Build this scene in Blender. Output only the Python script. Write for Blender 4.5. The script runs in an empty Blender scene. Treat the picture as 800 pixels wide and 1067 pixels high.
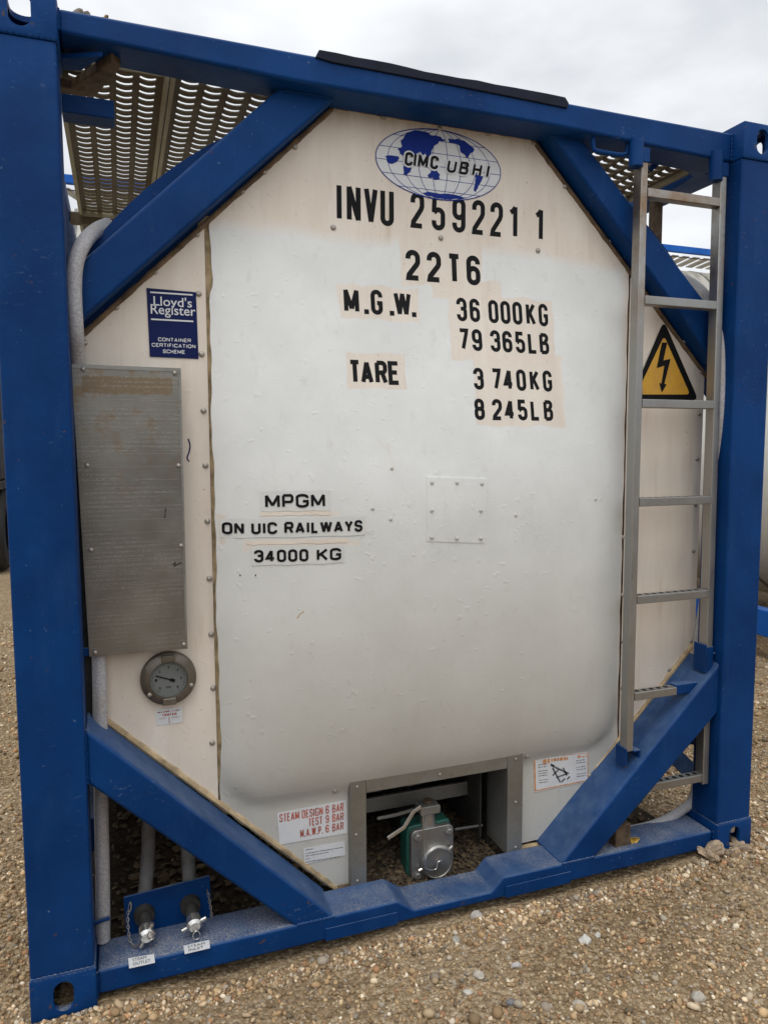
import bpy, bmesh, math, random
import numpy as np
from mathutils import Vector, Matrix, noise as mnoise
random.seed(7); rng = np.random.default_rng(7)
S = bpy.context.scene
COL = S.collection
PI = math.pi

# ------------------------------------------------------------------ camera
CAM = (.2665, -1.9861, 1.4996); YAW, PITCH, ROLL, FPX = .347, -.0885, -.0038, 760.
fw = Vector((math.sin(YAW)*math.cos(PITCH), math.cos(YAW)*math.cos(PITCH), math.sin(PITCH)))
r0 = Vector((math.cos(YAW), -math.sin(YAW), 0)); u0 = r0.cross(fw)
rt = math.cos(ROLL)*r0 + math.sin(ROLL)*u0; up_ = -math.sin(ROLL)*r0 + math.cos(ROLL)*u0
cd = bpy.data.cameras.new('camera'); cam = bpy.data.objects.new('camera', cd); COL.objects.link(cam)
cd.sensor_fit = 'HORIZONTAL'; cd.sensor_width = 36; cd.lens = 36*FPX/800
cd.clip_start = .05; cd.clip_end = 2000
M = Matrix((rt, up_, -fw)).transposed().to_4x4(); M.translation = Vector(CAM); cam.matrix_world = M
S.camera = cam

# ------------------------------------------------------------------ sky, sun, exposure
SUN_EL, SUN_AZ = math.radians(68), math.radians(205)     # azimuth from +y, clockwise: behind the camera, a little to its left
W = bpy.data.worlds.new('World'); S.world = W; W.use_nodes = True
nt = W.node_tree; nt.nodes.clear()
def wn(t, **k):
    n = nt.nodes.new(t)
    for a, b in k.items(): setattr(n, a, b)
    return n
sky = wn('ShaderNodeTexSky', sky_type='NISHITA', sun_disc=False); sky.sun_elevation = SUN_EL; sky.sun_rotation = SUN_AZ
tc = wn('ShaderNodeTexCoord')
mp = wn('ShaderNodeMapping'); mp.inputs['Scale'].default_value = (1, 1, 2.2); mp.inputs['Location'].default_value = (.4, .2, .1)
no = wn('ShaderNodeTexNoise'); no.inputs['Scale'].default_value = 2.2; no.inputs['Detail'].default_value = 6; no.inputs['Roughness'].default_value = .52
cr = wn('ShaderNodeValToRGB'); e = cr.color_ramp.elements
e[0].position = .36; e[0].color = (5.6, 5.85, 6.2, 1); e[1].position = .60; e[1].color = (8.9, 9.05, 9.2, 1)
mx = wn('ShaderNodeMix', data_type='RGBA'); mx.inputs['Factor'].default_value = .93
# brighter cloud around the hidden sun and overhead
sd = Vector((math.sin(SUN_AZ)*math.cos(SUN_EL), math.cos(SUN_AZ)*math.cos(SUN_EL), math.sin(SUN_EL)))
dp = wn('ShaderNodeVectorMath', operation='DOT_PRODUCT'); dp.inputs[1].default_value = sd
mr = wn('ShaderNodeMapRange'); mr.inputs['From Min'].default_value = .25; mr.inputs['From Max'].default_value = 1
mr.inputs['To Min'].default_value = 1; mr.inputs['To Max'].default_value = 1.7
vs = wn('ShaderNodeVectorMath', operation='SCALE')
bg = wn('ShaderNodeBackground'); bg.inputs['Strength'].default_value = .1
wo = wn('ShaderNodeOutputWorld'); L = nt.links.new
L(tc.outputs['Generated'], mp.inputs['Vector']); L(mp.outputs[0], no.inputs['Vector']); L(no.outputs['Fac'], cr.inputs[0])
L(sky.outputs[0], mx.inputs['A']); L(cr.outputs[0], mx.inputs['B'])
L(tc.outputs['Generated'], dp.inputs[0]); L(dp.outputs['Value'], mr.inputs['Value'])
L(mx.outputs['Result'], vs.inputs[0]); L(mr.outputs[0], vs.inputs['Scale'])
L(vs.outputs[0], bg.inputs['Color']); L(bg.outputs[0], wo.inputs['Surface'])
sl = bpy.data.lights.new('sun', 'SUN'); sl.energy = .8; sl.angle = math.radians(25); sl.color = (1, .96, .9)
so = bpy.data.objects.new('sun', sl); COL.objects.link(so); so.rotation_euler = (-sd).to_track_quat('-Z', 'Y').to_euler()
vw = S.view_settings; vw.view_transform = 'Standard'; vw.look = 'None'; vw.gamma = 1; vw.use_curve_mapping = False
vw.exposure = .24

# ------------------------------------------------------------------ helpers
def at(px, py, Y=None, X=None, Z=None):
    """point of a photo pixel on the plane y=Y (or x=X, z=Z): used to measure real sizes"""
    d = fw + (px-400)/FPX*rt - (py-533.5)/FPX*up_
    c = Vector(CAM)
    t = (Y-c.y)/d.y if Y is not None else ((X-c.x)/d.x if X is not None else (Z-c.z)/d.z)
    return c + t*d
def xz(px, py, Y): v = at(px, py, Y); return (v.x, v.z)

def tag(o, label=None, cat=None, group=None, kind=None):
    for k, v in (('label', label), ('category', cat), ('group', group), ('kind', kind)):
        if v: o[k] = v
    return o
def empty(name, loc=(0, 0, 0)):
    o = bpy.data.objects.new(name, None); COL.objects.link(o); o.location = loc; o.empty_display_size = .1
    return o
class MB:
    def __init__(s): s.v = []; s.f = []
    def add(s, vs, fs):
        n = len(s.v); s.v += [tuple(v) for v in vs]; s.f += [tuple(i+n for i in f) for f in fs]; return s
    def box(s, x0, x1, y0, y1, z0, z1):
        vs = [(x, y, z) for x in (x0, x1) for y in (y0, y1) for z in (z0, z1)]
        return s.add(vs, [(0, 1, 3, 2), (4, 6, 7, 5), (0, 4, 5, 1), (2, 3, 7, 6), (0, 2, 6, 4), (1, 5, 7, 3)])
    def prism(s, pts, y0, y1):
        """polygon in (x,z) extruded along y"""
        a = sum(pts[i][0]*pts[(i+1) % len(pts)][1]-pts[(i+1) % len(pts)][0]*pts[i][1] for i in range(len(pts)))
        if a < 0: pts = pts[::-1]
        n = len(pts)
        vs = [(x, y0, z) for x, z in pts] + [(x, y1, z) for x, z in pts]
        fs = [tuple(range(n)), tuple(range(2*n-1, n-1, -1))] + [(i, i+n, (i+1) % n+n, (i+1) % n) for i in range(n)]
        return s.add(vs, fs)
    def tube(s, pts, r, n=10, caps=True):
        pts = [Vector(p) for p in pts]; rr = r if isinstance(r, (list, tuple)) else [r]*len(pts)
        base = len(s.v); prev = None
        for i, p in enumerate(pts):
            t = ((pts[min(i+1, len(pts)-1)]-pts[max(i-1, 0)])).normalized()
            if prev is None:
                a = Vector((0, 0, 1)) if abs(t.z) < .9 else Vector((0, 1, 0)); nx = t.cross(a).normalized()
            else: nx = (prev - t*prev.dot(t)).normalized()
            prev = nx; ny = t.cross(nx)
            for k in range(n):
                a = 2*PI*k/n; s.v.append(tuple(p+rr[i]*(math.cos(a)*nx+math.sin(a)*ny)))
        for i in range(len(pts)-1):
            for k in range(n):
                s.f.append((base+i*n+k, base+i*n+(k+1) % n, base+(i+1)*n+(k+1) % n, base+(i+1)*n+k))
        if caps:
            s.f.append(tuple(base+k for k in range(n))[::-1]); s.f.append(tuple(base+(len(pts)-1)*n+k for k in range(n)))
        return s
    def lathe_y(s, cx, cz, prof, n=32):
        """profile of (radius, y) turned round an axis along y"""
        base = len(s.v)
        for r, y in prof:
            for k in range(n):
                a = 2*PI*k/n; s.v.append((cx+r*math.cos(a), y, cz+r*math.sin(a)))
        for i in range(len(prof)-1):
            for k in range(n): s.f.append((base+i*n+k, base+(i+1)*n+k, base+(i+1)*n+(k+1) % n, base+i*n+(k+1) % n))
        return s
    def mesh(s, name):
        me = bpy.data.meshes.new(name); me.from_pydata(s.v, [], s.f)
        b = bmesh.new(); b.from_mesh(me); bmesh.ops.recalc_face_normals(b, faces=b.faces); b.to_mesh(me); b.free()
        return me
    def build(s, name, mat, parent=None, bevel=0, smooth=True, seg=2):
        me = s.mesh(name); return link(name, me, mat, parent, bevel, smooth, seg)
def link(name, me, mat, parent=None, bevel=0, smooth=True, seg=2):
    if smooth:
        me.polygons.foreach_set('use_smooth', [True]*len(me.polygons)); me.set_sharp_from_angle(angle=math.radians(35))
    me.materials.append(mat)
    o = bpy.data.objects.new(name, me); COL.objects.link(o)
    if parent: o.parent = parent
    if bevel:
        m = o.modifiers.new('bevel', 'BEVEL'); m.width = bevel; m.segments = seg; m.limit_method = 'ANGLE'; m.angle_limit = math.radians(35); m.harden_normals = True
    return o
def copy_tree(o, parent=None):
    c = o.copy(); COL.objects.link(c); c.parent = parent
    for ch in list(o.children): copy_tree(ch, c)
    return c
def spline(pts, k=8):
    P = [Vector(p) for p in pts]; out = []
    for i in range(len(P)-1):
        a, b, c, d = P[max(i-1, 0)], P[i], P[i+1], P[min(i+2, len(P)-1)]
        for j in range(k):
            t = j/k; out.append(.5*((2*b)+(c-a)*t+(2*a-5*b+4*c-d)*t*t+(3*b-a-3*c+d)*t**3))
    return out+[P[-1]]

# ------------------------------------------------------------------ materials
class NT:
    def __init__(s, name):
        s.m = bpy.data.materials.new(name); s.m.use_nodes = True; s.t = s.m.node_tree
        s.b = s.t.nodes['Principled BSDF']; s.tc = s.t.nodes.new('ShaderNodeTexCoord'); s.co = s.tc.outputs['Object']
    def n(s, t, **k):
        n = s.t.nodes.new(t)
        for a, b in k.items(): setattr(n, a, b)
        return n
    def set(s, sock, v):
        if hasattr(v, 'links'): s.t.links.new(v, sock)
        else:
            if isinstance(v, (tuple, list)) and len(v) == 3 and sock.type == 'RGBA': v = (*v, 1)
            sock.default_value = v
    def math(s, op, a, b=0., c=0., clamp=False):
        n = s.n('ShaderNodeMath', operation=op, use_clamp=clamp)
        for i, v in enumerate((a, b, c)): s.set(n.inputs[i], v)
        return n.outputs[0]
    def noise(s, scale, detail=3, rough=.55, vec=None, out='Fac', stretch=None, dist=0):
        n = s.n('ShaderNodeTexNoise'); n.inputs['Scale'].default_value = scale; n.inputs['Detail'].default_value = detail
        n.inputs['Roughness'].default_value = rough; n.inputs['Distortion'].default_value = dist
        v = vec or s.co
        if stretch:
            m = s.n('ShaderNodeMapping'); m.inputs['Scale'].default_value = stretch; s.set(m.inputs[0], v); v = m.outputs[0]
        s.set(n.inputs['Vector'], v); return n.outputs[out]
    def step(s, v, a, b, lo=0., hi=1.):
        n = s.n('ShaderNodeMapRange'); s.set(n.inputs['Value'], v)
        for k, x in (('From Min', a), ('From Max', b), ('To Min', lo), ('To Max', hi)): n.inputs[k].default_value = x
        return n.outputs[0]
    def mix(s, f, a, b, mode='MIX'):
        n = s.n('ShaderNodeMix', data_type='RGBA', blend_type=mode); s.set(n.inputs['Factor'], f); s.set(n.inputs['A'], a); s.set(n.inputs['B'], b)
        return n.outputs['Result']
    def bump(s, h, strength=.3, dist=.002, normal=None):
        n = s.n('ShaderNodeBump'); n.inputs['Strength'].default_value = strength; n.inputs['Distance'].default_value = dist
        s.set(n.inputs['Height'], h)
        if normal: s.set(n.inputs['Normal'], normal)
        s.set(s.b.inputs['Normal'], n.outputs[0]); return n.outputs[0]
    def fin(s, col, rough=.5, metal=0., spec=None):
        s.set(s.b.inputs['Base Color'], col); s.set(s.b.inputs['Roughness'], rough); s.set(s.b.inputs['Metallic'], metal)
        if spec is not None: s.b.inputs['Specular IOR Level'].default_value = spec
        return s.m
    def sepxyz(s):
        n = s.n('ShaderNodeSeparateXYZ'); s.set(n.inputs[0], s.co); return n.outputs

def plain(name, col, rough=.5, metal=0., var=.12, nscale=30, spec=None, bump=0):
    t = NT(name); f = t.noise(nscale, 4)
    c = t.mix(t.step(f, .3, .7), tuple(x*(1-var) for x in col), tuple(min(1, x*(1+var)) for x in col))
    if bump: t.bump(t.noise(nscale*3, 3), bump, .002)
    return t.fin(c, t.step(t.noise(nscale*.6, 3), .3, .7, max(0, rough-.08), min(1, rough+.08)), metal, spec)

def blue_paint(name, dark=(.0017, .028, .118), light=(.0028, .044, .175), dusty=1.):
    t = NT(name)
    c = t.mix(t.step(t.noise(3.5, 5), .35, .65), dark, light)
    # chalky weathering and run marks
    c = t.mix(t.math('MULTIPLY', t.step(t.noise(9, 6, .7, stretch=(1, 1, .25)), .52, .75), .25), c, (.03, .085, .22))
    # chips and scuffs: small pale specks
    c = t.mix(t.math('MULTIPLY', t.step(t.noise(85, 3, .55), .725, .755), .5), c, (.22, .29, .38))
    c = t.mix(t.math('MULTIPLY', t.math('MULTIPLY', t.step(t.noise(120, 4, .7, stretch=(.35, 1, 1)), .60, .66), t.step(t.noise(4.5, 3, .6), .56, .70)), .4), c, (.16, .22, .30))
    c = t.mix(t.math('MULTIPLY', t.math('MULTIPLY', t.step(t.noise(38, 3, .6), .69, .71), t.step(t.noise(2.3, 2), .5, .6)), .8), c, (.10, .055, .03))
    # settled grey dust on upward faces
    g = t.n('ShaderNodeNewGeometry'); sp = t.n('ShaderNodeSeparateXYZ'); t.set(sp.inputs[0], g.outputs['True Normal'])
    upf = t.step(sp.outputs[2], .75, .98); slope = t.step(sp.outputs[2], .35, .7)
    fine = t.step(t.noise(160, 4, .7), .42, .62); big = t.step(t.noise(5, 4), .35, .62)
    dust = t.math('MULTIPLY', t.math('MULTIPLY', upf, t.math('ADD', t.math('MULTIPLY', fine, .75), .10)), t.math('MULTIPLY', big, .9*dusty))
    c = t.mix(t.math('MULTIPLY', slope, t.step(t.noise(14, 5, .65), .3, .7, .10, .34)), c, (.17, .24, .31))
    c = t.mix(dust, c, (.34, .32, .285))
    t.bump(t.math('ADD', t.noise(45, 4, .6), t.math('MULTIPLY', t.noise(220, 2), .35)), .22, .004)
    return t.fin(c, t.math('ADD', t.step(t.noise(6, 4), .3, .7, .42, .56), t.math('MULTIPLY', dust, .4)), 0, .12)
BLUE = blue_paint('blue paint')
BLUE_BG = blue_paint('bright blue paint', (.012, .10, .42), (.016, .13, .5), .3)

def steel(name, col, tint, rough=.38, grain=(1, 1, .04), amount=.5, metal=.85, zgate=None):
    t = NT(name)
    if zgate: amount = t.math('MULTIPLY', t.step(t.sepxyz()[2], *zgate), amount)
    c = t.mix(t.math('MULTIPLY', t.step(t.noise(7, 5, .6), .42, .68), amount), col, tint)
    c = t.mix(t.math('MULTIPLY', t.step(t.noise(55, 4, .7), .55, .75), t.math('MULTIPLY', amount, .6)), c, tuple(x*.55 for x in tint))
    g = t.noise(300, 2, .5, stretch=grain)
    t.bump(g, .12, .001)
    return t.fin(c, t.math('ADD', t.step(g, .3, .7, rough-.08, rough+.1), t.step(t.noise(9, 4), .4, .7, 0, .15)), metal)
STEEL = steel('stainless steel', (.34, .338, .325), (.26, .235, .195))
STEEL_RUST = steel('stained stainless steel', (.36, .352, .335), (.24, .145, .07), .34, (1, 1, .05), .95, .85, (1.75, 2.25))
STEEL_DULL = steel('dull stainless sheet', (.30, .30, .28), (.22, .20, .165), .45, (.05, 1, 1), .6, .75)
GALV = steel('dull galvanised steel', (.115, .092, .058), (.085, .06, .03), .7, (1, 1, 1), .8, .2)
GALV_PALE = steel('pale galvanised frame', (.30, .27, .19), (.22, .18, .10), .65, (1, 1, 1), .7, .1)
BRONZE = steel('tarnished bezel', (.20, .18, .15), (.12, .095, .065), .4, (1, 1, 1), .8, .7)
STRIP = plain('off white label', (.64, .64, .615), .5, 0, .05, 12)
CHROME = plain('bright steel', (.62, .61, .58), .25, .9, .1)
BLACK = plain('black lettering', (.007, .007, .008), .6, 0, .15, 40, .15)
RUBBER = plain('black rubber', (.02, .02, .021), .75, 0, .3, 30)
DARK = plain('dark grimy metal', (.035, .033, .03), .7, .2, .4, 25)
GREEN = plain('green valve paint', (.012, .085, .062), .5, 0, .35, 40)
WHITEV = plain('white vinyl', (.66, .67, .68), .45, 0, .06, 25)
NAVY = plain('navy vinyl', (.0045, .011, .075), .45, 0, .1, 15, .15)
LOGOBLUE = plain('blue vinyl', (.005, .024, .215), .5, 0, .12, 25, .15)
REDINK = plain('faded red ink', (.42, .10, .07), .6, 0, .45, 60)
ORANGE = plain('faded orange ink', (.60, .27, .10), .6, 0, .35, 70)
GREYINK = plain('grey ink', (.12, .125, .13), .6, 0, .5, 90)
DIAL = plain('gauge dial', (.15, .165, .16), .35, 0, .1, 20)
SEAL = plain('perished yellow sealant', (.40, .30, .175), .85, 0, .5, 22, bump=.25)
SEAL_DARK = plain('rust brown edge', (.12, .078, .044), .85, 0, .6, 22, bump=.3)
HOSE = plain('grey braided hose', (.36, .36, .385), .6, 0, .14, 20)
LAGGING = plain('dirty pipe lagging', (.16, .15, .14), .8, 0, .3, 25)
RUSTY = plain('rusty brown steel', (.10, .068, .04), .8, .1, .45, 40)
YELLOWTAG = plain('yellow scrap', (.48, .30, .04), .6, 0, .35, 60)
RIVET = plain('rivet head', (.33, .305, .27), .42, .5, .35, 60)
CREAM = plain('cream tank cladding', (.66, .64, .58), .5, 0, .06, 3)

def hose_mat():
    t = NT('braided hose'); w = t.n('ShaderNodeTexVoronoi'); w.inputs['Scale'].default_value = 170; t.set(w.inputs['Vector'], t.co)
    c = t.mix(t.step(w.outputs['Distance'], .1, .6), (.52, .51, .52), (.35, .345, .36))
    c = t.mix(t.math('MULTIPLY', t.step(t.noise(9, 4), .45, .7), .5), c, (.38, .33, .27))
    t.bump(w.outputs['Distance'], .35, .002); return t.fin(c, .6)
HOSE = hose_mat()

def yellow_mat():
    t = NT('weathered yellow vinyl')
    c = t.mix(t.step(t.noise(20, 6, .65), .4, .68), (.66, .36, .03), (.58, .30, .045))
    c = t.mix(t.math('MULTIPLY', t.step(t.noise(45, 5, .7, stretch=(1, 1, .3)), .54, .7), .7), c, (.40, .25, .10))
    return t.fin(c, .5)
YELLOW = yellow_mat()

def panel_mat(white=False):
    t = NT('white over beige cladding' if white else 'beige cladding'); X, Y, Z = t.sepxyz()
    beige = t.mix(t.step(t.noise(4, 5, .6, stretch=(2.5, 1, .5)), .35, .68), (.69, .605, .51), (.775, .70, .61))
    beige = t.mix(t.math('MULTIPLY', t.step(t.noise(16, 5, .7, stretch=(1.6, 1, .16)), .56, .78), .5), beige, (.52, .40, .28))
    # rusty bleeding a few centimetres from the upper rim where the sealant weeps
    rim = t.step(Z, 2.44, 2.52)
    beige = t.mix(t.math('MULTIPLY', t.math('MULTIPLY', rim, t.step(t.noise(14, 4, .6, stretch=(2, 1, .5)), .4, .7)), .6), beige, (.36, .25, .15))
    grime = t.step(t.noise(70, 4, .7), .66, .72)
    beige = t.mix(t.math('MULTIPLY', grime, .5), beige, (.25, .18, .12))
    c = beige
    if white:
        dn = t.n('ShaderNodeTexNoise'); dn.inputs['Scale'].default_value = 9; dn.inputs['Detail'].default_value = 5; t.set(dn.inputs['Vector'], t.co)
        w1 = t.math('MULTIPLY', t.math('SUBTRACT', dn.outputs['Fac'], .5), .035)
        dn2 = t.n('ShaderNodeTexNoise'); dn2.inputs['Scale'].default_value = 14; dn2.inputs['Detail'].default_value = 3
        ma = t.n('ShaderNodeMapping'); ma.inputs['Location'].default_value = (5, 3, 9); t.set(ma.inputs[0], t.co); t.set(dn2.inputs['Vector'], ma.outputs[0])
        w2 = t.math('MULTIPLY', t.math('SUBTRACT', dn2.outputs['Fac'], .5), .035)
        xd, zd = t.math('ADD', X, w1), t.math('ADD', Z, w2)
        def box(x0, x1, z0, z1, soft=.003):
            a = t.math('SUBTRACT', t.math('ABSOLUTE', t.math('SUBTRACT', xd, (x0+x1)/2)), (x1-x0)/2)
            b = t.math('SUBTRACT', t.math('ABSOLUTE', t.math('SUBTRACT', zd, (z0+z1)/2)), (z1-z0)/2)
            return t.step(t.math('MAXIMUM', a, b), soft, -soft)
        topz = t.math('ADD', Z, t.math('MULTIPLY', t.math('SUBTRACT', t.noise(2.2, 3), .5), .16))
        m = t.step(topz, 2.155, 2.105)
        m = t.math('MULTIPLY', m, t.step(xd, 1.965, 1.925))
        for b in ((1.10, 1.385, 2.0, 2.2), (.898, 1.155, 1.885, 1.99), (1.26, 1.64, 1.775, 1.985), (1.33, 1.665, 1.565, 1.80), (.912, 1.098, 1.675, 1.782), (1.2, 1.45, 1.965, 2.03)):
            m = t.math('MULTIPLY', m, t.math('SUBTRACT', 1., t.math('MULTIPLY', box(*b), .9)))
        for b in ((.655, .875, 1.300, 1.312), (.53, .55, 1.22, 1.31), (.60, .93, 1.207, 1.226)):
            m = t.math('MULTIPLY', m, t.math('SUBTRACT', 1., t.math('MULTIPLY', box(*b, .004), .7)))
        wc = t.mix(t.step(t.noise(5, 5, .6), .35, .65), (.69, .70, .68), (.76, .77, .75))
        wc = t.mix(t.math('MULTIPLY', t.step(t.noise(26, 5, .7, stretch=(1, 1, .5)), .58, .72), .3), wc, (.52, .50, .46))
        # brown road grime plus painted shade, both darkening the lower half
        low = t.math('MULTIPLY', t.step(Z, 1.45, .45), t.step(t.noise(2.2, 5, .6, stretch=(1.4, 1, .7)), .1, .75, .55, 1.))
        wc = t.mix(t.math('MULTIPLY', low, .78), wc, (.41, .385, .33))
        c = t.mix(m, beige, wc)
    h = t.math('ADD', t.math('MULTIPLY', t.noise(26, 4, .6), .9), t.math('MULTIPLY', t.noise(150, 3, .6), .28))
    h = t.math('ADD', h, t.math('MULTIPLY', t.step(t.noise(42, 1, .4), .70, .76), 1.1))
    t.bump(h, .22 if white else .12, .004)
    return t.fin(c, t.step(t.noise(8, 4), .3, .7, .42, .58), 0, .4)
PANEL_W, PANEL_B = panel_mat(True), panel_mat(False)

def plate_mat():
    t = NT('engraved data plate'); X, Y, Z = t.sepxyz()
    c = t.mix(t.step(t.noise(6, 5, .6), .35, .7), (.27, .258, .23), (.19, .18, .16))
    c = t.mix(t.math('MULTIPLY', t.math('MULTIPLY', t.step(t.noise(16, 5, .7), .5, .64), t.step(Z, 1.3, 1.65)), .75), c, (.23, .15, .075))
    # adhesive residue band under the upper edge
    bd = t.math('MULTIPLY', t.math('MULTIPLY', t.step(t.math('ADD', Z, t.math('MULTIPLY', t.noise(45, 3), .02)), 1.652, 1.657), t.step(Z, 1.694, 1.691)), t.math('MULTIPLY', t.step(X, .178, .182), t.step(X, .412, .409)))
    c = t.mix(t.math('MULTIPLY', bd, t.step(t.noise(120, 4, .7), .3, .5, .55, .95)), c, (.17, .12, .065))
    # rows of engraved characters too small to read
    rows = t.math('SINE', t.math('MULTIPLY', Z, 2*PI/.0125)); rows = t.step(rows, .1, .4)
    ch = t.step(t.noise(420, 1, .4, stretch=(1, 1, .3)), .47, .53)
    blk = t.step(t.noise(11, 2, .5, stretch=(.7, 1, 2.2)), .44, .5)
    ink = t.math('MULTIPLY', t.math('MULTIPLY', rows, ch), blk)
    c = t.mix(t.math('MULTIPLY', ink, .22), c, (.42, .41, .38))
    t.bump(t.math('ADD', t.math('MULTIPLY', ink, .6), t.math('MULTIPLY', t.noise(260, 2, stretch=(.05, 1, 1)), .5)), .3, .001)
    return t.fin(c, t.step(t.noise(14, 4), .3, .7, .34, .5), t.math('SUBTRACT', .8, t.math('MULTIPLY', bd, .8)))
PLATE = plate_mat()

def ground_mat():
    t = NT('gravel bed')
    v = t.n('ShaderNodeTexVoronoi'); v.inputs['Scale'].default_value = 95; t.set(v.inputs['Vector'], t.co)
    v2 = t.n('ShaderNodeTexVoronoi'); v2.inputs['Scale'].default_value = 42; t.set(v2.inputs['Vector'], t.co)
    sp = t.n('ShaderNodeSeparateColor'); t.set(sp.inputs[0], v.outputs['Color'])
    r = t.n('ShaderNodeValToRGB'); el = r.color_ramp.elements; el[0].color = (.21, .15, .088, 1); el[1].color = (.66, .56, .42, 1)
    x = el.new(.35); x.color = (.34, .245, .15, 1); x = el.new(.65); x.color = (.45, .345, .22, 1)
    t.set(r.inputs[0], sp.outputs[0])
    c = t.mix(t.step(t.noise(1.3, 5), .35, .65), t.mix(1., r.outputs[0], (.80, .74, .64), 'MULTIPLY'), t.mix(.45, r.outputs[0], (.46, .335, .20)))
    c = t.mix(t.step(v.outputs['Distance'], .45, .8, 0, .5), c, (.12, .085, .05))
    h = t.math('ADD', t.math('MULTIPLY', v.outputs['Distance'], -1.), t.math('ADD', t.math('MULTIPLY', v2.outputs['Distance'], -1.2), t.noise(300, 2)))
    t.bump(h, .8, .008)
    return t.fin(c, .9, 0, .2)
GROUND = ground_mat()
def pebble_mat():
    t = NT('loose gravel'); a = t.n('ShaderNodeVertexColor'); a.layer_name = 'stone'
    c = t.mix(t.step(t.noise(260, 3), .3, .7, 0, .35), a.outputs[0], (.22, .17, .11))
    t.bump(t.noise(500, 3), .3, .001); return t.fin(c, .85, 0, .25)
PEBBLE = pebble_mat()

# ------------------------------------------------------------------ ground
def hnoise(x, y):
    return (.006*np.sin(1.9*x+.7*y+1)+.006*np.sin(2.7*y-1.1*x)+.004*np.sin(6.1*x+4.3*y)+.003*np.sin(9.7*y-7.3*x+2)+.003*np.sin(17*x+3)*np.sin(15*y+1))
def ground_h(x, y):
    h = hnoise(x, y) - .008
    h = h + .035*np.exp(-(((x-2.33)/.16)**2+((y+.0)/.10)**2))     # gravel pushed up round the far corner
    h = h + .010*np.exp(-((y+.01)/.05)**2)*np.clip(.5+.8*np.sin(3.1*x+.5)*np.sin(7.3*x), 0, 1)*((x > -.1) & (x < 2.6))
    h = h + .012*np.sin(2.2*(x*.5+y)+.7)*np.exp(-((y+.7)/.5)**2)
    h = h - .03*np.exp(-(((x-.5)/.5)**2+((y-.6)/.6)**2))
    return h
def grid_axis(a, b, st, far):
    l = list(np.arange(a, b+1e-6, st)); d = st
    lo, hi = [], []; x = a
    while x > -far: d *= 1.35; x -= d; lo.append(x)
    d = st; x = b
    while x < far: d *= 1.35; x += d; hi.append(x)
    return np.array(lo[::-1]+l+hi)
gx, gy = grid_axis(-1.5, 5, .035, 600), grid_axis(-1.6, 3.5, .035, 600)
GX, GY = np.meshgrid(gx, gy, indexing='ij')
GZ = np.where((np.abs(GX) < 40) & (np.abs(GY) < 40), ground_h(GX, GY), -.01)
nx_, ny_ = len(gx), len(gy)
gv = np.stack([GX, GY, GZ], -1).reshape(-1, 3)
ii = np.arange((nx_-1)*ny_).reshape(nx_-1, ny_)[:, :-1].ravel()
gm = bpy.data.meshes.new('ground'); gm.from_pydata(gv.tolist(), [], np.stack([ii, ii+ny_, ii+ny_+1, ii+1], 1).tolist())
go = link('ground', gm, GROUND, smooth=True); tag(go, 'bare tan yard ground of compacted gravel under the tank container', 'ground', None, 'structure')

# dark brown soil with rotted leaves below the container
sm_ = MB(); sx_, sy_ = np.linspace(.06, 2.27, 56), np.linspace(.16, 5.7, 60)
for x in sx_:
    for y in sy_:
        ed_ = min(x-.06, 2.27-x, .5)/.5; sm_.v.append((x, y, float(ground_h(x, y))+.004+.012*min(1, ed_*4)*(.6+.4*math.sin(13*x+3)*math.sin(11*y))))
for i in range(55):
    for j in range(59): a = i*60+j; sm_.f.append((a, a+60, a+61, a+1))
SOIL = plain('dark brown soil', (.035, .025, .016), .95, 0, .6, 55, .2, bump=1.)
so_ = sm_.build('dark_soil', SOIL); tag(so_, 'dark brown soil on the ground underneath the tank container', 'soil', None, 'structure')  # sheet darker than the gravel, laid over the ground under the container

# loose gravel: uncountable small stones, one mesh
IV = None
def ico():
    b = bmesh.new(); bmesh.ops.create_icosphere(b, subdivisions=1, radius=1)
    v = np.array([x.co[:] for x in b.verts]); f = np.array([[l.index for l in q.verts] for q in b.faces]); b.free(); return v, f
IV, IF = ico()
PAL = np.array([(.42, .34, .24), (.30, .215, .13), (.36, .27, .17), (.52, .46, .37), (.24, .175, .11), (.27, .25, .23), (.60, .57, .51), (.33, .19, .11), (.16, .13, .10), (.44, .36, .25)])
PW = np.array([.16, .15, .15, .10, .12, .09, .06, .06, .08, .03]); PW = PW/PW.sum()
def stones(n, bx, sizes):
    x = rng.uniform(bx[0], bx[1], n); y = rng.uniform(bx[2], bx[3], n); s = sizes(n)
    keep = ~((x > -.02) & (x < 2.46) & (y > -.005) & (y < .17)) & ~((x > .05) & (x < 2.28) & (y > .15) & (rng.random(n) < .9))
    # keep only what the camera's field of view covers, with a margin
    P = np.stack([x, y, np.zeros(n)], 1)-np.array(CAM); zf = P@np.array(fw); u = P@np.array(rt)/np.maximum(zf, .05); v = P@np.array(up_)/np.maximum(zf, .05)
    keep &= (zf > .1) & (np.abs(u) < .75) & (v > -.9)
    x, y, s = x[keep], y[keep], s[keep]; return x, y, s
parts = [stones(6000, (-.05, 2.5, -.07, .02), lambda n: np.exp(rng.normal(math.log(.0042), .45, n)).clip(.003, .015)),
         stones(60000, (-.9, 4.2, -1.3, .9), lambda n: np.exp(rng.normal(math.log(.0048), .38, n)).clip(.0025, .014)),
         stones(2600, (-.9, 4.6, -1.3, 3.5), lambda n: np.exp(rng.normal(math.log(.011), .3, n)).clip(.006, .02)),
         stones(16000, (-.9, 6.0, .9, 5), lambda n: np.exp(rng.normal(math.log(.008), .35, n)).clip(.004, .016))]
px_, py_, ps_ = (np.concatenate([p[i] for p in parts]) for i in range(3))
N = len(px_)
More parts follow.
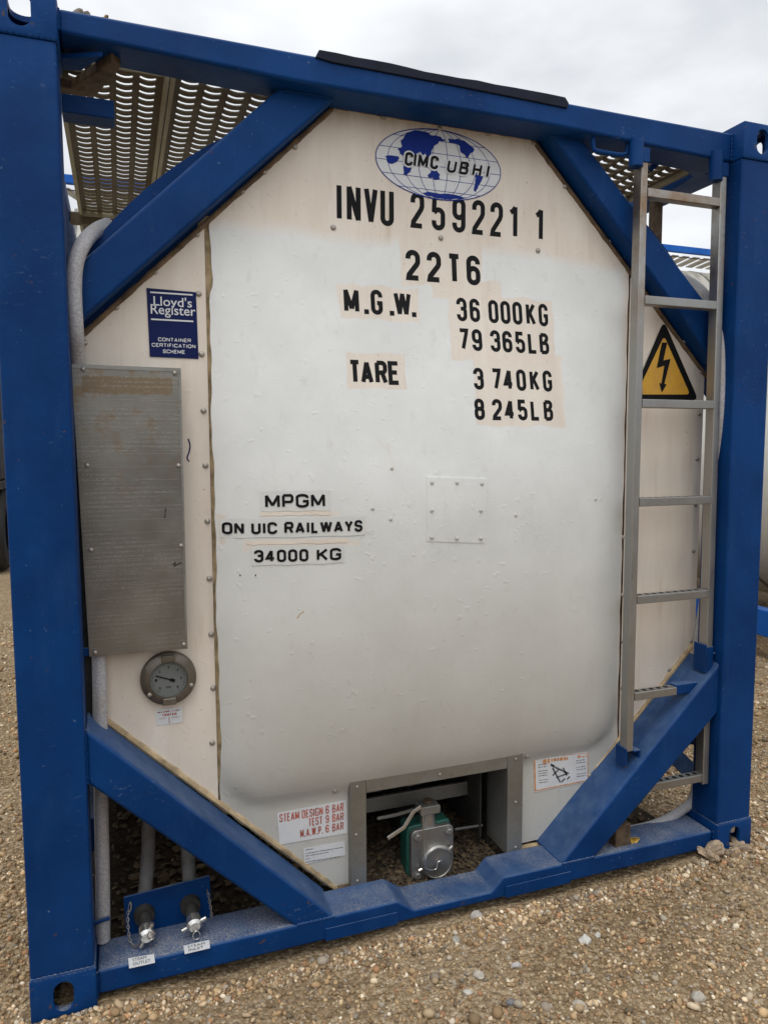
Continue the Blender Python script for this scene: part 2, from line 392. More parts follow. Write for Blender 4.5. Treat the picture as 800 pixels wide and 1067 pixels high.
q = rng.normal(size=(N, 4)); q /= np.linalg.norm(q, axis=1)[:, None]; a, b, c, d = q.T
R = np.stack([1-2*(c*c+d*d), 2*(b*c-a*d), 2*(b*d+a*c), 2*(b*c+a*d), 1-2*(b*b+d*d), 2*(c*d-a*b), 2*(b*d-a*c), 2*(c*d+a*b), 1-2*(b*b+c*c)], 1).reshape(N, 3, 3)
sc = np.stack([rng.uniform(.8, 1.35, N), rng.uniform(.7, 1.1, N), rng.uniform(.5, .85, N)], 1)
V = IV[None]*(1+rng.uniform(-.22, .22, (N, 12, 1)))*sc[:, None, :]
V = np.einsum('nij,nkj->nki', R, V)*ps_[:, None, None]
V[:, :, 2] *= .85
V += np.stack([px_, py_, ground_h(px_, py_)+ps_*rng.uniform(-.05, .65, N)], 1)[:, None, :]
F = (IF[None]+12*np.arange(N)[:, None, None]).reshape(-1, 3)
pm = bpy.data.meshes.new('loose_gravel'); pm.vertices.add(N*12); pm.vertices.foreach_set('co', V.astype(np.float32).ravel())
pm.loops.add(len(F)*3); pm.loops.foreach_set('vertex_index', F.astype(np.int32).ravel())
pm.polygons.add(len(F)); pm.polygons.foreach_set('loop_start', np.arange(0, len(F)*3, 3, dtype=np.int32))
pm.update(calc_edges=True)
ca = pm.color_attributes.new('stone', 'FLOAT_COLOR', 'POINT')
cc = np.array([1.52, 1.39, 1.20])*PAL[rng.choice(len(PAL), N, p=PW)]*rng.uniform(.55, 1.35, (N, 1))
pn = np.array([mnoise.noise(Vector((x*1.1, y*1.6, 2)))+.5*mnoise.noise(Vector((x*3.1, y*3.6, 5))) for x, y in zip(px_, py_)]); cc = cc*(1+.34*pn)[:, None]
cc = np.repeat(np.concatenate([cc, np.ones((N, 1))], 1), 12, 0).astype(np.float32); ca.data.foreach_set('color', cc.ravel())
po = link('loose_gravel', pm, PEBBLE, smooth=False)
tag(po, 'loose tan and grey gravel strewn over the yard', 'gravel', None, 'stuff')

# ------------------------------------------------------------------ the tank container
TC = tag(empty('tank_container', (0, 0, 0)), 'big blue framed tank container with white and beige end panel, steel ladder and black lettering', 'tank container')
LEN = 6.058; WID = 2.44; HGT = 2.59

def stadium(cx, cz, w, h, n=10):
    if h >= w:
        r = w/2; k = h/2-r
        return [(cx+r*math.cos(PI*i/n), cz+k+r*math.sin(PI*i/n)) for i in range(n+1)]+[(cx-r*math.cos(PI*i/n), cz-k-r*math.sin(PI*i/n)) for i in range(n+1)]
    r = h/2; k = w/2-r
    return [(cx+k+r*math.sin(PI*i/n), cz-r*math.cos(PI*i/n)) for i in range(n+1)][::1]+[(cx-k-r*math.sin(PI*i/n), cz+r*math.cos(PI*i/n)) for i in range(n+1)]
def casting_mesh(sx, sy, sz):
    """hollow ISO corner casting; the hole faces point away from (sx,sy,sz)"""
    w, d, h = .162, .178, .118
    def tmp(mb):
        me = mb.mesh('t'); o = bpy.data.objects.new('t', me); COL.objects.link(o); return o
    base = tmp(MB().box(0, w, 0, d, 0, h))
    bev = base.modifiers.new('b', 'BEVEL'); bev.width = .005; bev.segments = 2
    cut = [tmp(MB().box(.014, w-.014, .014, d-.014, .014, h-.014)),
           tmp(MB().prism(stadium(w/2, h/2, .05, .082), -.02, .06))]
    m = MB(); st = stadium(d/2, h/2, .05, .08); p = MB().prism(st, -.02, .06)
    cut.append(tmp(MB().add([(y, x, z) for x, y, z in p.v], [f[::-1] for f in p.f])))
    st = stadium(w/2, d/2, .0635, .124); p = MB().prism(st, h-.05, h+.02)
    cut.append(tmp(MB().add([(x, z, y) for x, y, z in p.v], [f[::-1] for f in p.f])))
    for c in cut:
        bo = base.modifiers.new('c', 'BOOLEAN'); bo.object = c; bo.operation = 'DIFFERENCE'; bo.solver = 'EXACT'
    bpy.context.view_layer.update()
    me = bpy.data.meshes.new_from_object(base.evaluated_get(bpy.context.evaluated_depsgraph_get()))
    for o in cut+[base]: bpy.data.objects.remove(o)
    me.transform(Matrix.Translation((-w/2, -d/2, -h/2)))
    return me
CAST = casting_mesh(0, 0, 0); CAST.name = 'corner_casting'
CAST.polygons.foreach_set('use_smooth', [True]*len(CAST.polygons)); CAST.set_sharp_from_angle(angle=math.radians(30))
CASTM = {}
def casting(x, y, z, fx, fy, fz, parent, mat, L_=None):
    k = (fx, fy, fz, mat.name)
    if k not in CASTM:
        me = CAST.copy(); me.transform(Matrix.Diagonal((fx, fy, fz, 1)))
        if fx*fy*fz < 0: me.flip_normals()
        me.materials.clear(); me.materials.append(mat); me.name = 'corner_casting'; CASTM[k] = me
    o = bpy.data.objects.new('corner_casting', CASTM[k]); COL.objects.link(o); o.parent = parent; o.location = (x, y, z); return o
for x, fx in ((.081, 1), (WID-.083, -1)):
    for y, fy in ((.089, 1), (LEN-.089, -1)):
        for z, fz in ((.058, -1), (HGT-.06, 1)):
            casting(x, y, z, fx, fy, fz, TC, BLUE)
            # posts between castings
        MB().box(x-.079, x+.077, *( (.006, .135) if fy > 0 else (LEN-.135, LEN-.006) ), .1165, HGT-.1185).build('corner_post', BLUE, TC, .007)
# top and bottom rails of the near end
tr = MB().prism([(.1615, 2.572), (2.274, 2.566), (2.274, 2.470), (1.6, 2.492), (.75, 2.494), (.1615, 2.515)], .05, .175)
tr.build('top_rail', BLUE, TC, .010, seg=3)
cj = random.Random(4)
top_ = [(332+(588-332)*k/14, 52.5+(102-52.5)*k/14+cj.uniform(-1.1, 1.1)) for k in range(15)]
cp = MB().prism([xz(328, 60, .05)]+[xz(*p, .05) for p in top_]+[xz(592, 108, .05), xz(590, 113, .05), xz(470, 89, .05), xz(345, 65.5, .05)], .044, .165)
cp.build('cover_strip', plain('near black navy strip', (.006, .009, .022), .6, 0, .3, 20, .2), TC, .003)
br = MB().prism([(.1635, .022), (.1635, .092), (1.032, .095), (1.088, .054), (1.362, .053), (1.405, .094), (2.274, .088), (2.274, .022)], .02, .155)
br.build('bottom_rail', BLUE, TC, .010, seg=3)
for x0, x1 in ((.80, 1.03), (1.41, 1.66)):       # thickening plates either side of the lowered middle
    MB().box(x0, x1, .0165, .0195, .022, .062).build('doubler_plate', BLUE, TC, .0015)
# diagonal braces
lbL = [(.158, .768), (.84, .082), (.712, .082), (.158, .617)]
lbR = [(2.284, .722), (1.618, .088), (1.762, .085), (2.284, .535)]
MB().prism(lbL, .022, .19).build('lower_brace', BLUE, TC, .012, seg=3)
MB().prism(lbR, .022, .19).build('lower_brace', BLUE, TC, .012, seg=3)
ubL = [(.155, 1.95), (.728, 2.508), (.893, 2.508), (.155, 1.803)]
ubR = [(1.70, 2.508), (2.30, 1.957), (2.30, 1.79), (1.585, 2.506)]
MB().prism(ubL, .11, .19).build('upper_brace', BLUE, TC, .010, seg=3)
MB().prism(ubR, .11, .19).build('upper_brace', BLUE, TC, .010, seg=3)
MB().prism([(.13, 1.70), (.13, 1.92), (.80, 2.57), (1.0, 2.57)], .1915, .1965).build('backing_plate', BLUE, TC)
MB().prism([(2.36, 1.66), (2.36, 1.90), (1.66, 2.57), (1.48, 2.57)], .1915, .1965).build('backing_plate', BLUE, TC)
# ring plate behind the upper braces
rp = []
CX, CZ = 1.243, 1.29
for i in range(61):
    a = math.radians(32+116*i/60); rp.append((CX+1.278*math.cos(a), CZ+1.278*math.sin(a)))
rp2 = [(CX+1.12*math.cos(math.radians(148-116*i/60)), CZ+1.12*math.sin(math.radians(148-116*i/60))) for i in range(61)]
rr = MB(); n = 61
for i in range(60):
    o_ = [rp[i], rp[i+1], rp2[60-i-1], rp2[60-i]]
    rr.add([(x, .198, z) for x, z in o_]+[(x, .212, z) for x, z in o_], [(0, 1, 2, 3), (7, 6, 5, 4), (0, 4, 5, 1), (2, 6, 7, 3)])
rr.build('ring_plate', BLUE, TC)
# far end and side rails
MB().box(.163, 2.275, LEN-.17, LEN-.05, 2.47, 2.57).build('top_rail', BLUE, TC, .008)
MB().box(.163, 2.275, LEN-.15, LEN-.02, .012, .095).build('bottom_rail', BLUE, TC, .008)
for x0, x1 in ((.012, .10), (2.335, 2.425)):
    MB().box(x0, x1, .18, LEN-.18, 2.49, 2.578).build('side_rail', BLUE, TC, .008)
    for y0, y1, s in ((.13, 1.3, 1), (LEN-1.3, LEN-.13, -1)):   # stays from the post foot up to the saddle
        m = MB(); xa = (x0+x1)/2
        m.tube([(xa, y0 if s > 0 else y1, .16), (xa, y1 if s > 0 else y0, .52)], .045, 4); m.build('side_stay', BLUE, TC)
for x in (.13, 2.30):
    MB().box(x, x+.05, .17, LEN-.17, .35, .45).build('saddle_beam', BLUE, TC, .006)
MB().box(.06, .075, .2, LEN-.6, .10, 1.05).build('light_blocker', DARK, TC)  # unseen plate added to block light entering from the left
# gussets in the upper corners
def flat(pts, z0, z1):
    m = MB(); n = len(pts); m.add([(x, y, z0) for x, y in pts]+[(x, y, z1) for x, y in pts], [tuple(range(n)), tuple(range(2*n-1, n-1, -1))]+[(i, (i+1) % n, (i+1) % n+n, i+n) for i in range(n)]); return m
flat([(.05, .176), tuple(at(107, 58, Z=2.488).xy), tuple(at(84, 73.5, Z=2.488).xy), tuple(at(60, 72, Z=2.488).xy), (.05, .26)], 2.488, 2.499).build('gusset_plate', BLUE, TC)
flat([(2.335, .176), (2.335, .47), tuple(at(722, 184, Z=2.488).xy), tuple(at(716, 178.5, Z=2.488).xy), tuple(at(693, 171, Z=2.488).xy), (at(693, 171, Z=2.488).x-.03, .176)], 2.488, 2.499).build('gusset_plate', BLUE, TC)
MB().box(.155, at(119, 112, .22).x, .19, .26, at(118, 128, .22).z, at(118, 109, .22).z).build('walkway_bracket', BLUE, TC, .004)

def weld(a, b_, r=.0045):
    a, b_ = Vector(a), Vector(b_); k = int((b_-a).length/.004); P = [a.lerp(b_, i/k) for i in range(k+1)]
    MB().tube(P, [r*(.85+.22*math.sin(i*1.9)+random.uniform(-.1, .1)) for i in range(k+1)], 6).build('weld_bead', BLUE, TC)
random.seed(12)
for x0, x1 in ((.004, .158), (2.284, 2.434)):
    weld((x0, .005, .1175), (x1, .005, .1175)); weld((x0, .005, 2.4725), (x1, .005, 2.4725))
weld((.159, .021, .617), (.159, .021, .766)); weld((2.283, .021, .537), (2.283, .021, .72))
weld((.715, .022, .0925), (.832, .022, .0925)); weld((1.628, .022, .0925), (1.758, .022, .0915))
weld((.1625, .019, .02), (.1625, .019, .09)); weld((2.2755, .019, .02), (2.2755, .019, .086))
weld((.163, .049, 2.52), (.163, .049, 2.57)); weld((2.2725, .049, 2.475), (2.2725, .049, 2.563))
weld((.735, .1085, 2.492), (.875, .1085, 2.4925)); weld((1.60, .1085, 2.490), (1.715, .1085, 2.487))

# ---- jacket behind the end panel
jk = MB(); jk.lathe_y(CX, 1.28, [(.3, .215), (1.06, .215), (1.125, .25), (1.135, .30), (1.135, LEN-.3), (1.1, LEN-.24), (1.05, LEN-.2), (0.01, LEN-.2)], 64)
# leave the valve recess free: the jacket starts behind it
jk.v = [(x, (max(y, .62) if y < .4 else y), z) for x, y, z in jk.v]
jk.build('tank_jacket', CREAM, TC)

# ---- end panel surface
Y0 = .178
def sm(a, b, x):
    t = np.clip((x-a)/(b-a), 0, 1); return t*t*(3-2*t)
def ysurf(x, z):
    x = np.asarray(x, float); z = np.asarray(z, float)
    r = .17; cx, hx = 1.236, .724; zt, zb = 3.2, .405; cz, hz = (zt+zb)/2, (zt-zb)/2
    qx = np.abs(x-cx)-hx+r; qz = np.abs(z-cz)-hz+r
    ell = lambda t: np.sqrt(1-(1-np.clip(t, 0, 1))**2)
    d = np.hypot(np.maximum(qx, 0), np.maximum(qz, 0))+np.minimum(np.maximum(qx, qz), 0)-r
    u = np.clip(np.abs(x-cx)/hx, 0, 1); dome = .022*ell(-d/.12) + .098*(1-(1-np.clip((z-zb)/.95, 0, 1))**3.4)*(1-u**3.2)
    fade = 1-sm(1.25, 2.22, z)
    pill = .004*np.sin(5.1*x+1)*np.sin(3.7*z+.6)*sm(0, .2, -d)
    return Y0 - dome*fade - pill*fade*.5
OCT = [(.90, 2.503), (1.562, 2.503), (2.318, 1.757), (2.318, .765), (1.645, .092), (.876, .080), (.183, .750), (.183, 1.805)]
NX0, NX1, NZ = .925, 1.547, .434
def octclip(bm, inset=0.):
    n = len(OCT); c = Vector((1.25, 0, 1.3))
    for i in range(n):
        a, b = OCT[i], OCT[(i+1) % n]; pa = Vector((a[0], 0, a[1])); d = Vector((b[0]-a[0], 0, b[1]-a[1])); nn = Vector((d.z, 0, -d.x)).normalized()
        if nn.dot(pa-c) < 0: nn = -nn
        pa = pa-nn*inset
        bmesh.ops.bisect_plane(bm, geom=bm.verts[:]+bm.edges[:]+bm.faces[:], plane_co=pa, plane_no=nn, clear_outer=True)
def sheet(name, x0, x1, mat, step, yf, notch=False, inset=.006, thick=.0025, ragged=0):
    xs = set(np.round(np.linspace(x0, x1, max(2, int((x1-x0)/step)+1)), 5)); zs = set(np.round(np.linspace(.05, 2.54, int(2.49/step)+1), 5))
    if notch: xs |= {NX0, NX1}; zs |= {NZ}
    xs, zs = sorted(xs), sorted(zs); b = bmesh.new()
    g = [[b.verts.new((x, 0, z)) for z in zs] for x in xs]
    for i in range(len(xs)-1):
        for j in range(len(zs)-1):
            if notch and NX0-1e-6 <= xs[i] and xs[i+1] <= NX1+1e-6 and zs[j+1] <= NZ+1e-6: continue
            b.faces.new((g[i][j], g[i+1][j], g[i+1][j+1], g[i][j+1]))
    octclip(b, inset)
    for v in b.verts:
        x, z = v.co.x, v.co.z
        if ragged:
            if abs(x-x0) < 1e-4: v.co.x = x0+.009*float(sm(1.93, 1.97, z))+ragged*(math.sin(z*23)*.4+math.sin(z*61+1)*.3+math.sin(z*11)*.5)
            if abs(x-x1) < 1e-4: v.co.x = x1+ragged*.6*(math.sin(z*19)*.5+math.sin(z*47)*.4)
        v.co.y = float(yf(x, z))
    bmesh.ops.recalc_face_normals(b, faces=b.faces)
    me = bpy.data.meshes.new(name); b.to_mesh(me); be = [e_.index for e_ in b.edges if e_.is_boundary]; b.free()
    o = link(name, me, mat, TC, smooth=True)
    at_ = me.attributes.get('sharp_edge') or me.attributes.new('sharp_edge', 'BOOLEAN', 'EDGE')
    for i in be: at_.data[i].value = True
    m = o.modifiers.new('thickness', 'SOLIDIFY'); m.thickness = thick; m.offset = 0
    return o
def atS(px, py, yf=None):
    yf = yf or ysurf; y = .15
    for _ in range(8): v = at(px, py, y); y = float(yf(v.x, v.z))
    return v
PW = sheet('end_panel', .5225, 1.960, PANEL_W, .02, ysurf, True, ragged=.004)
def yside(x, z): return Y0+.004+.0015*math.sin(4*z+x*7)
PL = sheet('side_panel', .150, .5135, PANEL_B, .05, yside)
PR = sheet('side_panel', 1.972, 2.33, PANEL_B, .05, yside)
# backing seen in the torn seams, perished sealant along the rim
for x0, x1 in ((.495, .54), (1.945, 1.99)):
    m = MB(); zs = np.linspace(.30 if x0 < 1 else .38, 2.155, 120)
    for i, z in enumerate(zs):
        w = .003*math.sin(z*70)+.003*math.sin(z*31); m.v += [(x0, .192, z), ((x0+x1)/2, .187+w*.4, z), (x1, .192, z)]
        if i: k = 3*i; m.f += [(k-3, k-2, k+1, k), (k-2, k-1, k+2, k+1)]
    m.build('seam_backing', SEAL if x0 < 1 else SEAL_DARK, TC)
n8 = len(OCT)
for i in range(n8):
    a, b = OCT[i], OCT[(i+1) % n8]
    if i in (2, 6, 4): continue
    low = i in (3, 5); d = math.hypot(b[0]-a[0], b[1]-a[1]); k = int(d/.012)
    pts = []; rad = []
    for j in range(k+1):
        t = j/k; w = .0045*mnoise.noise(Vector((j*.31, i*9., 0)))+.0025*mnoise.noise(Vector((j*.55, i*7., 4)))
        pts.append((a[0]+(b[0]-a[0])*t, .177+w, a[1]+(b[1]-a[1])*t)); rad.append((.0095 if low else .0075)+w*.8)
    MB().tube(pts, rad, 7).build('rim_seal', SEAL if low else SEAL_DARK, TC)
m = MB(); m.tube([(.868, .176, .073), (.90, .174, .080), (.925, .176, .078)], .008, 6); m.build('rim_seal', SEAL_DARK, TC)
m = MB(); m.tube([(1.547, .176, .080), (1.60, .174, .082), (1.655, .176, .078)], .008, 6); m.build('rim_seal', SEAL, TC)

# ---- rivets
rv = MB(); rv.lathe_y(0, 0, [(.0095, 0), (.0093, -.002), (.0075, -.0048), (.0045, -.0064), (.0004, -.007)], 12)
RVM = rv.mesh('rivet'); RVM.polygons.foreach_set('use_smooth', [True]*len(RVM.polygons))
RVM.materials.append(RIVET); RVW = RVM.copy(); RVW.materials.clear(); RVW.materials.append(PANEL_W); RVW.name = 'rivet'
def rivet(px, py, parent, white=False, s=1., yy=None, me=None):
    v = at(px, py, yy) if yy is not None else atS(px, py, ysurf if parent is PW else yside); y = v.y
    o = bpy.data.objects.new('rivet', me or (RVW if white else RVM)); COL.objects.link(o); o.parent = parent
    o.location = (v.x, y-.0008, v.z); o.scale = (s*(.62 if white else .92),)*3; o.rotation_euler = (0, random.uniform(0, 6), 0)
for p in ((348, 114), (307, 153), (275, 179), (399, 122), (458, 134), (508, 139), (556, 149), (588, 194), (611, 222), (634, 252), (347, 237), (459, 248), (560, 261), (252, 199)): rivet(*p, PW)
for p in ((205, 244), (161, 283), (121, 320), (207, 306), (210, 369), (212, 428), (214, 485), (216, 543), (218, 603), (220, 661), (222, 717), (221, 774), (221, 834), (180, 802), (140, 773), (88, 357)): rivet(*p, PL)
for p in ((712, 356), (730, 387), (728, 431), (726, 478), (724, 526), (722, 574), (720, 668), (697, 698), (648, 668), (648, 717), (648, 620), (648, 560)): rivet(*p, PR)
for p in ((268, 867), (306, 895), (339, 920), (349, 824), (570, 869), (614, 808), (549, 788), (407, 541), (408, 488), (537, 537), (388, 530), (620, 520)): rivet(*p, PW, white=p[1] < 600)

# ---- riveted access patch
pc = [(v.x, v.z) for v in (atS(444, 497), atS(507, 499), atS(505, 566), atS(444, 564))]
b = bmesh.new(); n = 8; g = []
for i in range(n+1):
    row = []
    for j in range(n+1):
        s, t = i/n, j/n
        x = (1-s)*((1-t)*pc[3][0]+t*pc[0][0])+s*((1-t)*pc[2][0]+t*pc[1][0]); z = (1-s)*((1-t)*pc[3][1]+t*pc[0][1])+s*((1-t)*pc[2][1]+t*pc[1][1])
        row.append(b.verts.new((x, float(ysurf(x, z))-.0050+.002*(1-t), z)))
    g.append(row)
for i in range(n):
    for j in range(n): b.faces.new((g[i][j], g[i+1][j], g[i+1][j+1], g[i][j+1]))
me = bpy.data.meshes.new('access_patch'); b.to_mesh(me); b.free()
PT = link('access_patch', me, PANEL_W, TC, smooth=False); mo = PT.modifiers.new('t', 'SOLIDIFY'); mo.thickness = .0045; mo.offset = -1 
for p in ((450, 503), (476, 503), (502, 504), (450, 532), (501, 532), (450, 560), (476, 561), (501, 561)):
    v = atS(p[0], p[1]); y = v.y-.0055; o = bpy.data.objects.new('rivet', RVW); COL.objects.link(o); o.parent = PT; o.location = (at(p[0], p[1], y).x, y, at(p[0], p[1], y).z); o.scale = (.62,)*3

# ------------------------------------------------------------------ lettering
def ribbon(mb, pts, s, yf, off):
    P = [Vector((p[0], p[1])) for p in pts]; Q = []
    for p in P:
        if not Q or (p-Q[-1]).length > 1e-5: Q.append(p)
    n = len(Q); closed = (Q[0]-Q[-1]).length < 1e-4
    if closed: Q = Q[:-1]; n -= 1
    L_, R_ = [], []
    for i in range(n):
        a = Q[(i-1) % n] if (closed or i) else None; c = Q[(i+1) % n] if (closed or i < n-1) else None
        d1 = (Q[i]-a).normalized() if a is not None else (c-Q[i]).normalized(); d2 = (c-Q[i]).normalized() if c is not None else d1
        n1 = Vector((-d1.y, d1.x)); n2 = Vector((-d2.y, d2.x)); mm = n1+n2
        mm = n1 if mm.length < 1e-3 else mm.normalized(); k = min(1/max(.35, mm.dot(n1)), 2.2)
        L_.append(Q[i]+mm*s/2*k); R_.append(Q[i]-mm*s/2*k)
    base = len(mb.v)
    for l, r in zip(L_, R_):
        for p in (l, r): mb.v.append((p.x, float(yf(p.x, p.y))-off, p.y))
    for i in range(n if closed else n-1):
        j = (i+1) % n; mb.f.append((base+2*i, base+2*i+1, base+2*j+1, base+2*j))
def arc(cx, cy, rx, ry, a0, a1, n=8): return [(cx+rx*math.cos(math.radians(a0+(a1-a0)*i/n)), cy+ry*math.sin(math.radians(a0+(a1-a0)*i/n))) for i in range(n+1)]
def glyph(ch, W, H):
    r = W/2; q = min(r, H*.2)
    T = lambda x0=0, x1=1: None
    top = lambda a0, a1, y=H: arc(r, y-q, r, q, a0, a1); bot = lambda a0, a1, y=0: arc(r, y+q, r, q, a0, a1)
    m = .53*H
    g = {
     '0': [top(0, 180)+bot(180, 360)+[(W, H-q)]], 'O': [top(0, 180)+bot(180, 360)+[(W, H-q)]],
     '1': [[(.62*W, 0), (.62*W, H)], [(.05*W, .80*H), (.35*W, .86*H), (.62*W, .985*H)]],
     '2': [[(0, H*.74)]+top(180, 0)+[(W, .64*H), (.9*W, .54*H), (.06*W, .12*H), (.0, 0), (W, 0)]],
     '3': [[(0, H*.75)]+top(180, 0)+[(W, .63*H), (.85*W, .55*H), (.36*W, .53*H)], [(.85*W, .55*H), (W, .44*H), (W, q)]+bot(0, -180)+[(0, .25*H)]],
     '4': [[(.70*W, 0), (.70*W, H)], [(.66*W, H), (0, .27*H), (1.08*W, .27*H)]],
     '5': [[(.95*W, H), (.06*W, H), (.0, .50*H)], [(0, .50*H)]+arc(r, .60*H-q, r, q, 150, 0)+[(W, q)]+bot(0, -180)+[(0, .24*H)]],
     '6': [[(W, H*.76)]+top(0, 180)+bot(180, 360)+[(W, .58*H-q)]+arc(r, .58*H-q, r, q, 0, 180)],
     '9': [[(0, H*.24)]+bot(180, 360)+top(0, 180)+[(0, .42*H+q)]+arc(r, .42*H+q, r, q, 180, 360)],
     '7': [[(0, H), (W, H), (.92*W, .82*H), (.36*W, 0)]],
     '8': [arc(r, H-q*.95, r*.94, q*.95, 0, 180)+arc(r, m+q*.7, r*.94, q*.7, 180, 360)+[(r+r*.94, H-q*.95)], arc(r, m-q*.7, r, q*.7, 0, 180)+bot(180, 360)+[(W, m-q*.7)]],
     'I': [[(r, 0), (r, H)]], 'N': [[(0, 0), (0, H)], [(0, H), (W, 0)], [(W, 0), (W, H)]],
     'V': [[(0, H), (r, 0)], [(r, 0), (W, H)]], 'U': [[(0, H)]+bot(180, 360)+[(W, H)]],
     'T': [[(0, H), (W, H)], [(r, 0), (r, H)]], 'M': [[(0, 0), (0, H)], [(0, H), (r, .12*H)], [(r, .12*H), (W, H)], [(W, H), (W, 0)]],
     'W': [[(0, H), (.25*W, 0)], [(.25*W, 0), (r, H)], [(r, H), (.75*W, 0)], [(.75*W, 0), (W, H)]],
     'G': [[(W, H*.74)]+top(0, 180)+bot(180, 360)+[(W, .46*H), (.55*W, .46*H)]],
     'C': [[(W, H*.72)]+top(0, 180)+bot(180, 360)+[(W, .28*H)]],
     'K': [[(0, 0), (0, H)], [(0, .36*H), (W, H)], [(.35*W, .56*H), (W, 0)]], 'L': [[(0, H), (0, 0), (W, 0)]],
     'B': [[(0, 0), (0, H)], [(0, H), (W-q*.8, H)]+arc(W-q*.8, H-q*.9, q*.75, q*.9, 90, -20)+[(W-q*.8, m), (0, m)], [(W-q*.8, m)]+arc(W-q*.8, m-q*.9, q*.85, q*.9, 90, 0)+arc(W-q*.8, q, q*.85, q, 0, -90)+[(0, 0)]],
     'R': [[(0, 0), (0, H)], [(0, H), (W-q*.8, H)]+arc(W-q*.8, H-q, q*.8, q, 90, 0)+arc(W-q*.8, m-.03*H+q, q*.8, q, 0, -90)+[(0, m-.03*H)], [(.6*W, m-.03*H), (W, 0)]],
     'A': [[(0, 0), (r, H)], [(r, H), (W, 0)], [(.2*W, .27*H), (.8*W, .27*H)]],
     'E': [[(W, H), (0, H), (0, 0), (W, 0)], [(0, m), (.85*W, m)]], 'H': [[(0, 0), (0, H)], [(W, 0), (W, H)], [(0, m), (W, m)]],
     'S': [[(W, H*.74)]+top(0, 180)+[(0, .62*H), (.2*W, .54*H), (.8*W, .47*H), (W, .38*H), (W, q)]+bot(0, -180)+[(0, .26*H)]],
     '.': [[(r-.01, .0), (r+.01, .0)]],
     'P': [[(0, 0), (0, H)], [(0, H), (W-q*.8, H)]+arc(W-q*.8, H-q, q*.8, q, 90, 0)+arc(W-q*.8, .42*H+q, q*.8, q, 0, -90)+[(0, .42*H)]],
     'D': [[(0, 0), (0, H)], [(0, H), (W*.5, H)]+arc(W*.5, H-q, W*.5, q, 90, 0)+arc(W*.5, q, W*.5, q, 0, -90)+[(0, 0)]],
     'F': [[(W, H), (0, H), (0, 0)], [(0, m), (.85*W, m)]],
     'Y': [[(0, H), (r, .45*H)], [(W, H), (r, .45*H)], [(r, .5*H), (r, 0)]],
    }
    return g.get(ch, [])
def lettering(name, txt, xs, z0, z1, s, w, yf, off=.0016, mat=BLACK, shear=0., parent=TC, grow=0.):
    """txt: characters, xs: x of the left edge of each character"""
    mb = MB(); k = 0
    for ch, x in zip(txt, xs):
        if ch == ' ': continue
        W_ = (w*1.5 if ch == 'W' else w*1.25 if ch == 'M' else s*1.02 if ch == 'I' else w)
        H_ = z1-z0
        for st in glyph(ch, W_-s, H_-s):
            if ch == '.': c0 = x+W_*.5; pts = [(c0-s*.55, z0+s*.55), (c0+s*.55, z0+s*.55)]
            else: pts = [(x+s/2+p[0]+shear*p[1], z0+s/2+p[1]) for p in st]
            ribbon(mb, pts, (s*1.1 if ch == '.' else s)+grow, yf, off+.00008*(k % 4)); k += 1
    return mb.build(name, mat, parent, smooth=False)
def spread(x0, x1, txt, w):
    """left edges of a text whose ink runs from x0 to x1, all characters (blanks too) on one pitch"""
    n = len(txt); p = (x1-w-x0)/max(1, n-1); return [x0+p*i for i in range(n)]
def px_xs(pxs, py, Y=.15): return [atS(a, py).x for a in pxs]
def zz(px, py, Y=.15): return atS(px, py).z
Yt = .165
# positions are the measured left edges of the painted characters
lettering('lettering', 'INVU', px_xs((350.5, 361, 379, 396), 212, Yt), zz(380, 233, Yt), zz(380, 193.5, Yt), .0155, .044, ysurf)
lettering('lettering', '259221', px_xs((427.5, 449.5, 471, 491.5, 510.5, 529), 222, Yt), zz(480, 242.5, Yt), zz(480, 206, Yt), .0155, .046, ysurf)
lettering('lettering', '1', px_xs((556,), 222, Yt), zz(480, 242.5, Yt), zz(480, 206, Yt), .0155, .046, ysurf)
lettering('lettering', '22T6', px_xs((422.5, 444.5, 465.5, 485.5), 278, Yt), zz(460, 294.5, Yt), zz(460, 263, Yt), .0165, .049, ysurf)
Y1 = .145
lettering('lettering', 'M.G.W.', px_xs((358, 375, 386, 401.5, 410, 424.5), 314, Y1), zz(395, 328, Y1), zz(395, 302, Y1), .0135, .038, ysurf)
lettering('lettering', '36', px_xs((475.5, 489,), 324, Y1), zz(520, 337, Y1), zz(520, 313, Y1), .0125, .036, ysurf)
lettering('lettering', '000KG', px_xs((508.5, 521, 533.5, 547.5, 560.5,), 324, Y1), zz(520, 337, Y1), zz(520, 313, Y1), .0125, .036, ysurf)
lettering('lettering', '79', px_xs((477.5, 491.5,), 355, Y1), zz(525, 367, Y1), zz(525, 344.5, Y1), .0125, .036, ysurf)
lettering('lettering', '365LB', px_xs((510.5, 523, 536.5, 549.5, 561.5,), 355, Y1), zz(525, 367, Y1), zz(525, 344.5, Y1), .0125, .036, ysurf)
lettering('lettering', 'TARE', px_xs((363, 375.5, 390.5, 404), 387, Y1), zz(390, 400.5, Y1), zz(390, 375.5, Y1), .0135, .039, ysurf)
lettering('lettering', '3', px_xs((493,), 395, Y1), zz(535, 407, Y1), zz(535, 384.5, Y1), .0125, .036, ysurf)
lettering('lettering', '740KG', px_xs((511.5, 524, 537.5, 551.5, 565,), 395, Y1), zz(535, 407, Y1), zz(535, 384.5, Y1), .0125, .036, ysurf)
lettering('lettering', '8', px_xs((494,), 427, Y1), zz(535, 438, Y1), zz(535, 416, Y1), .0125, .036, ysurf)
lettering('lettering', '245LB', px_xs((512.5, 525.5, 539, 552.5, 566,), 427, Y1), zz(535, 438, Y1), zz(535, 416, Y1), .0125, .036, ysurf)

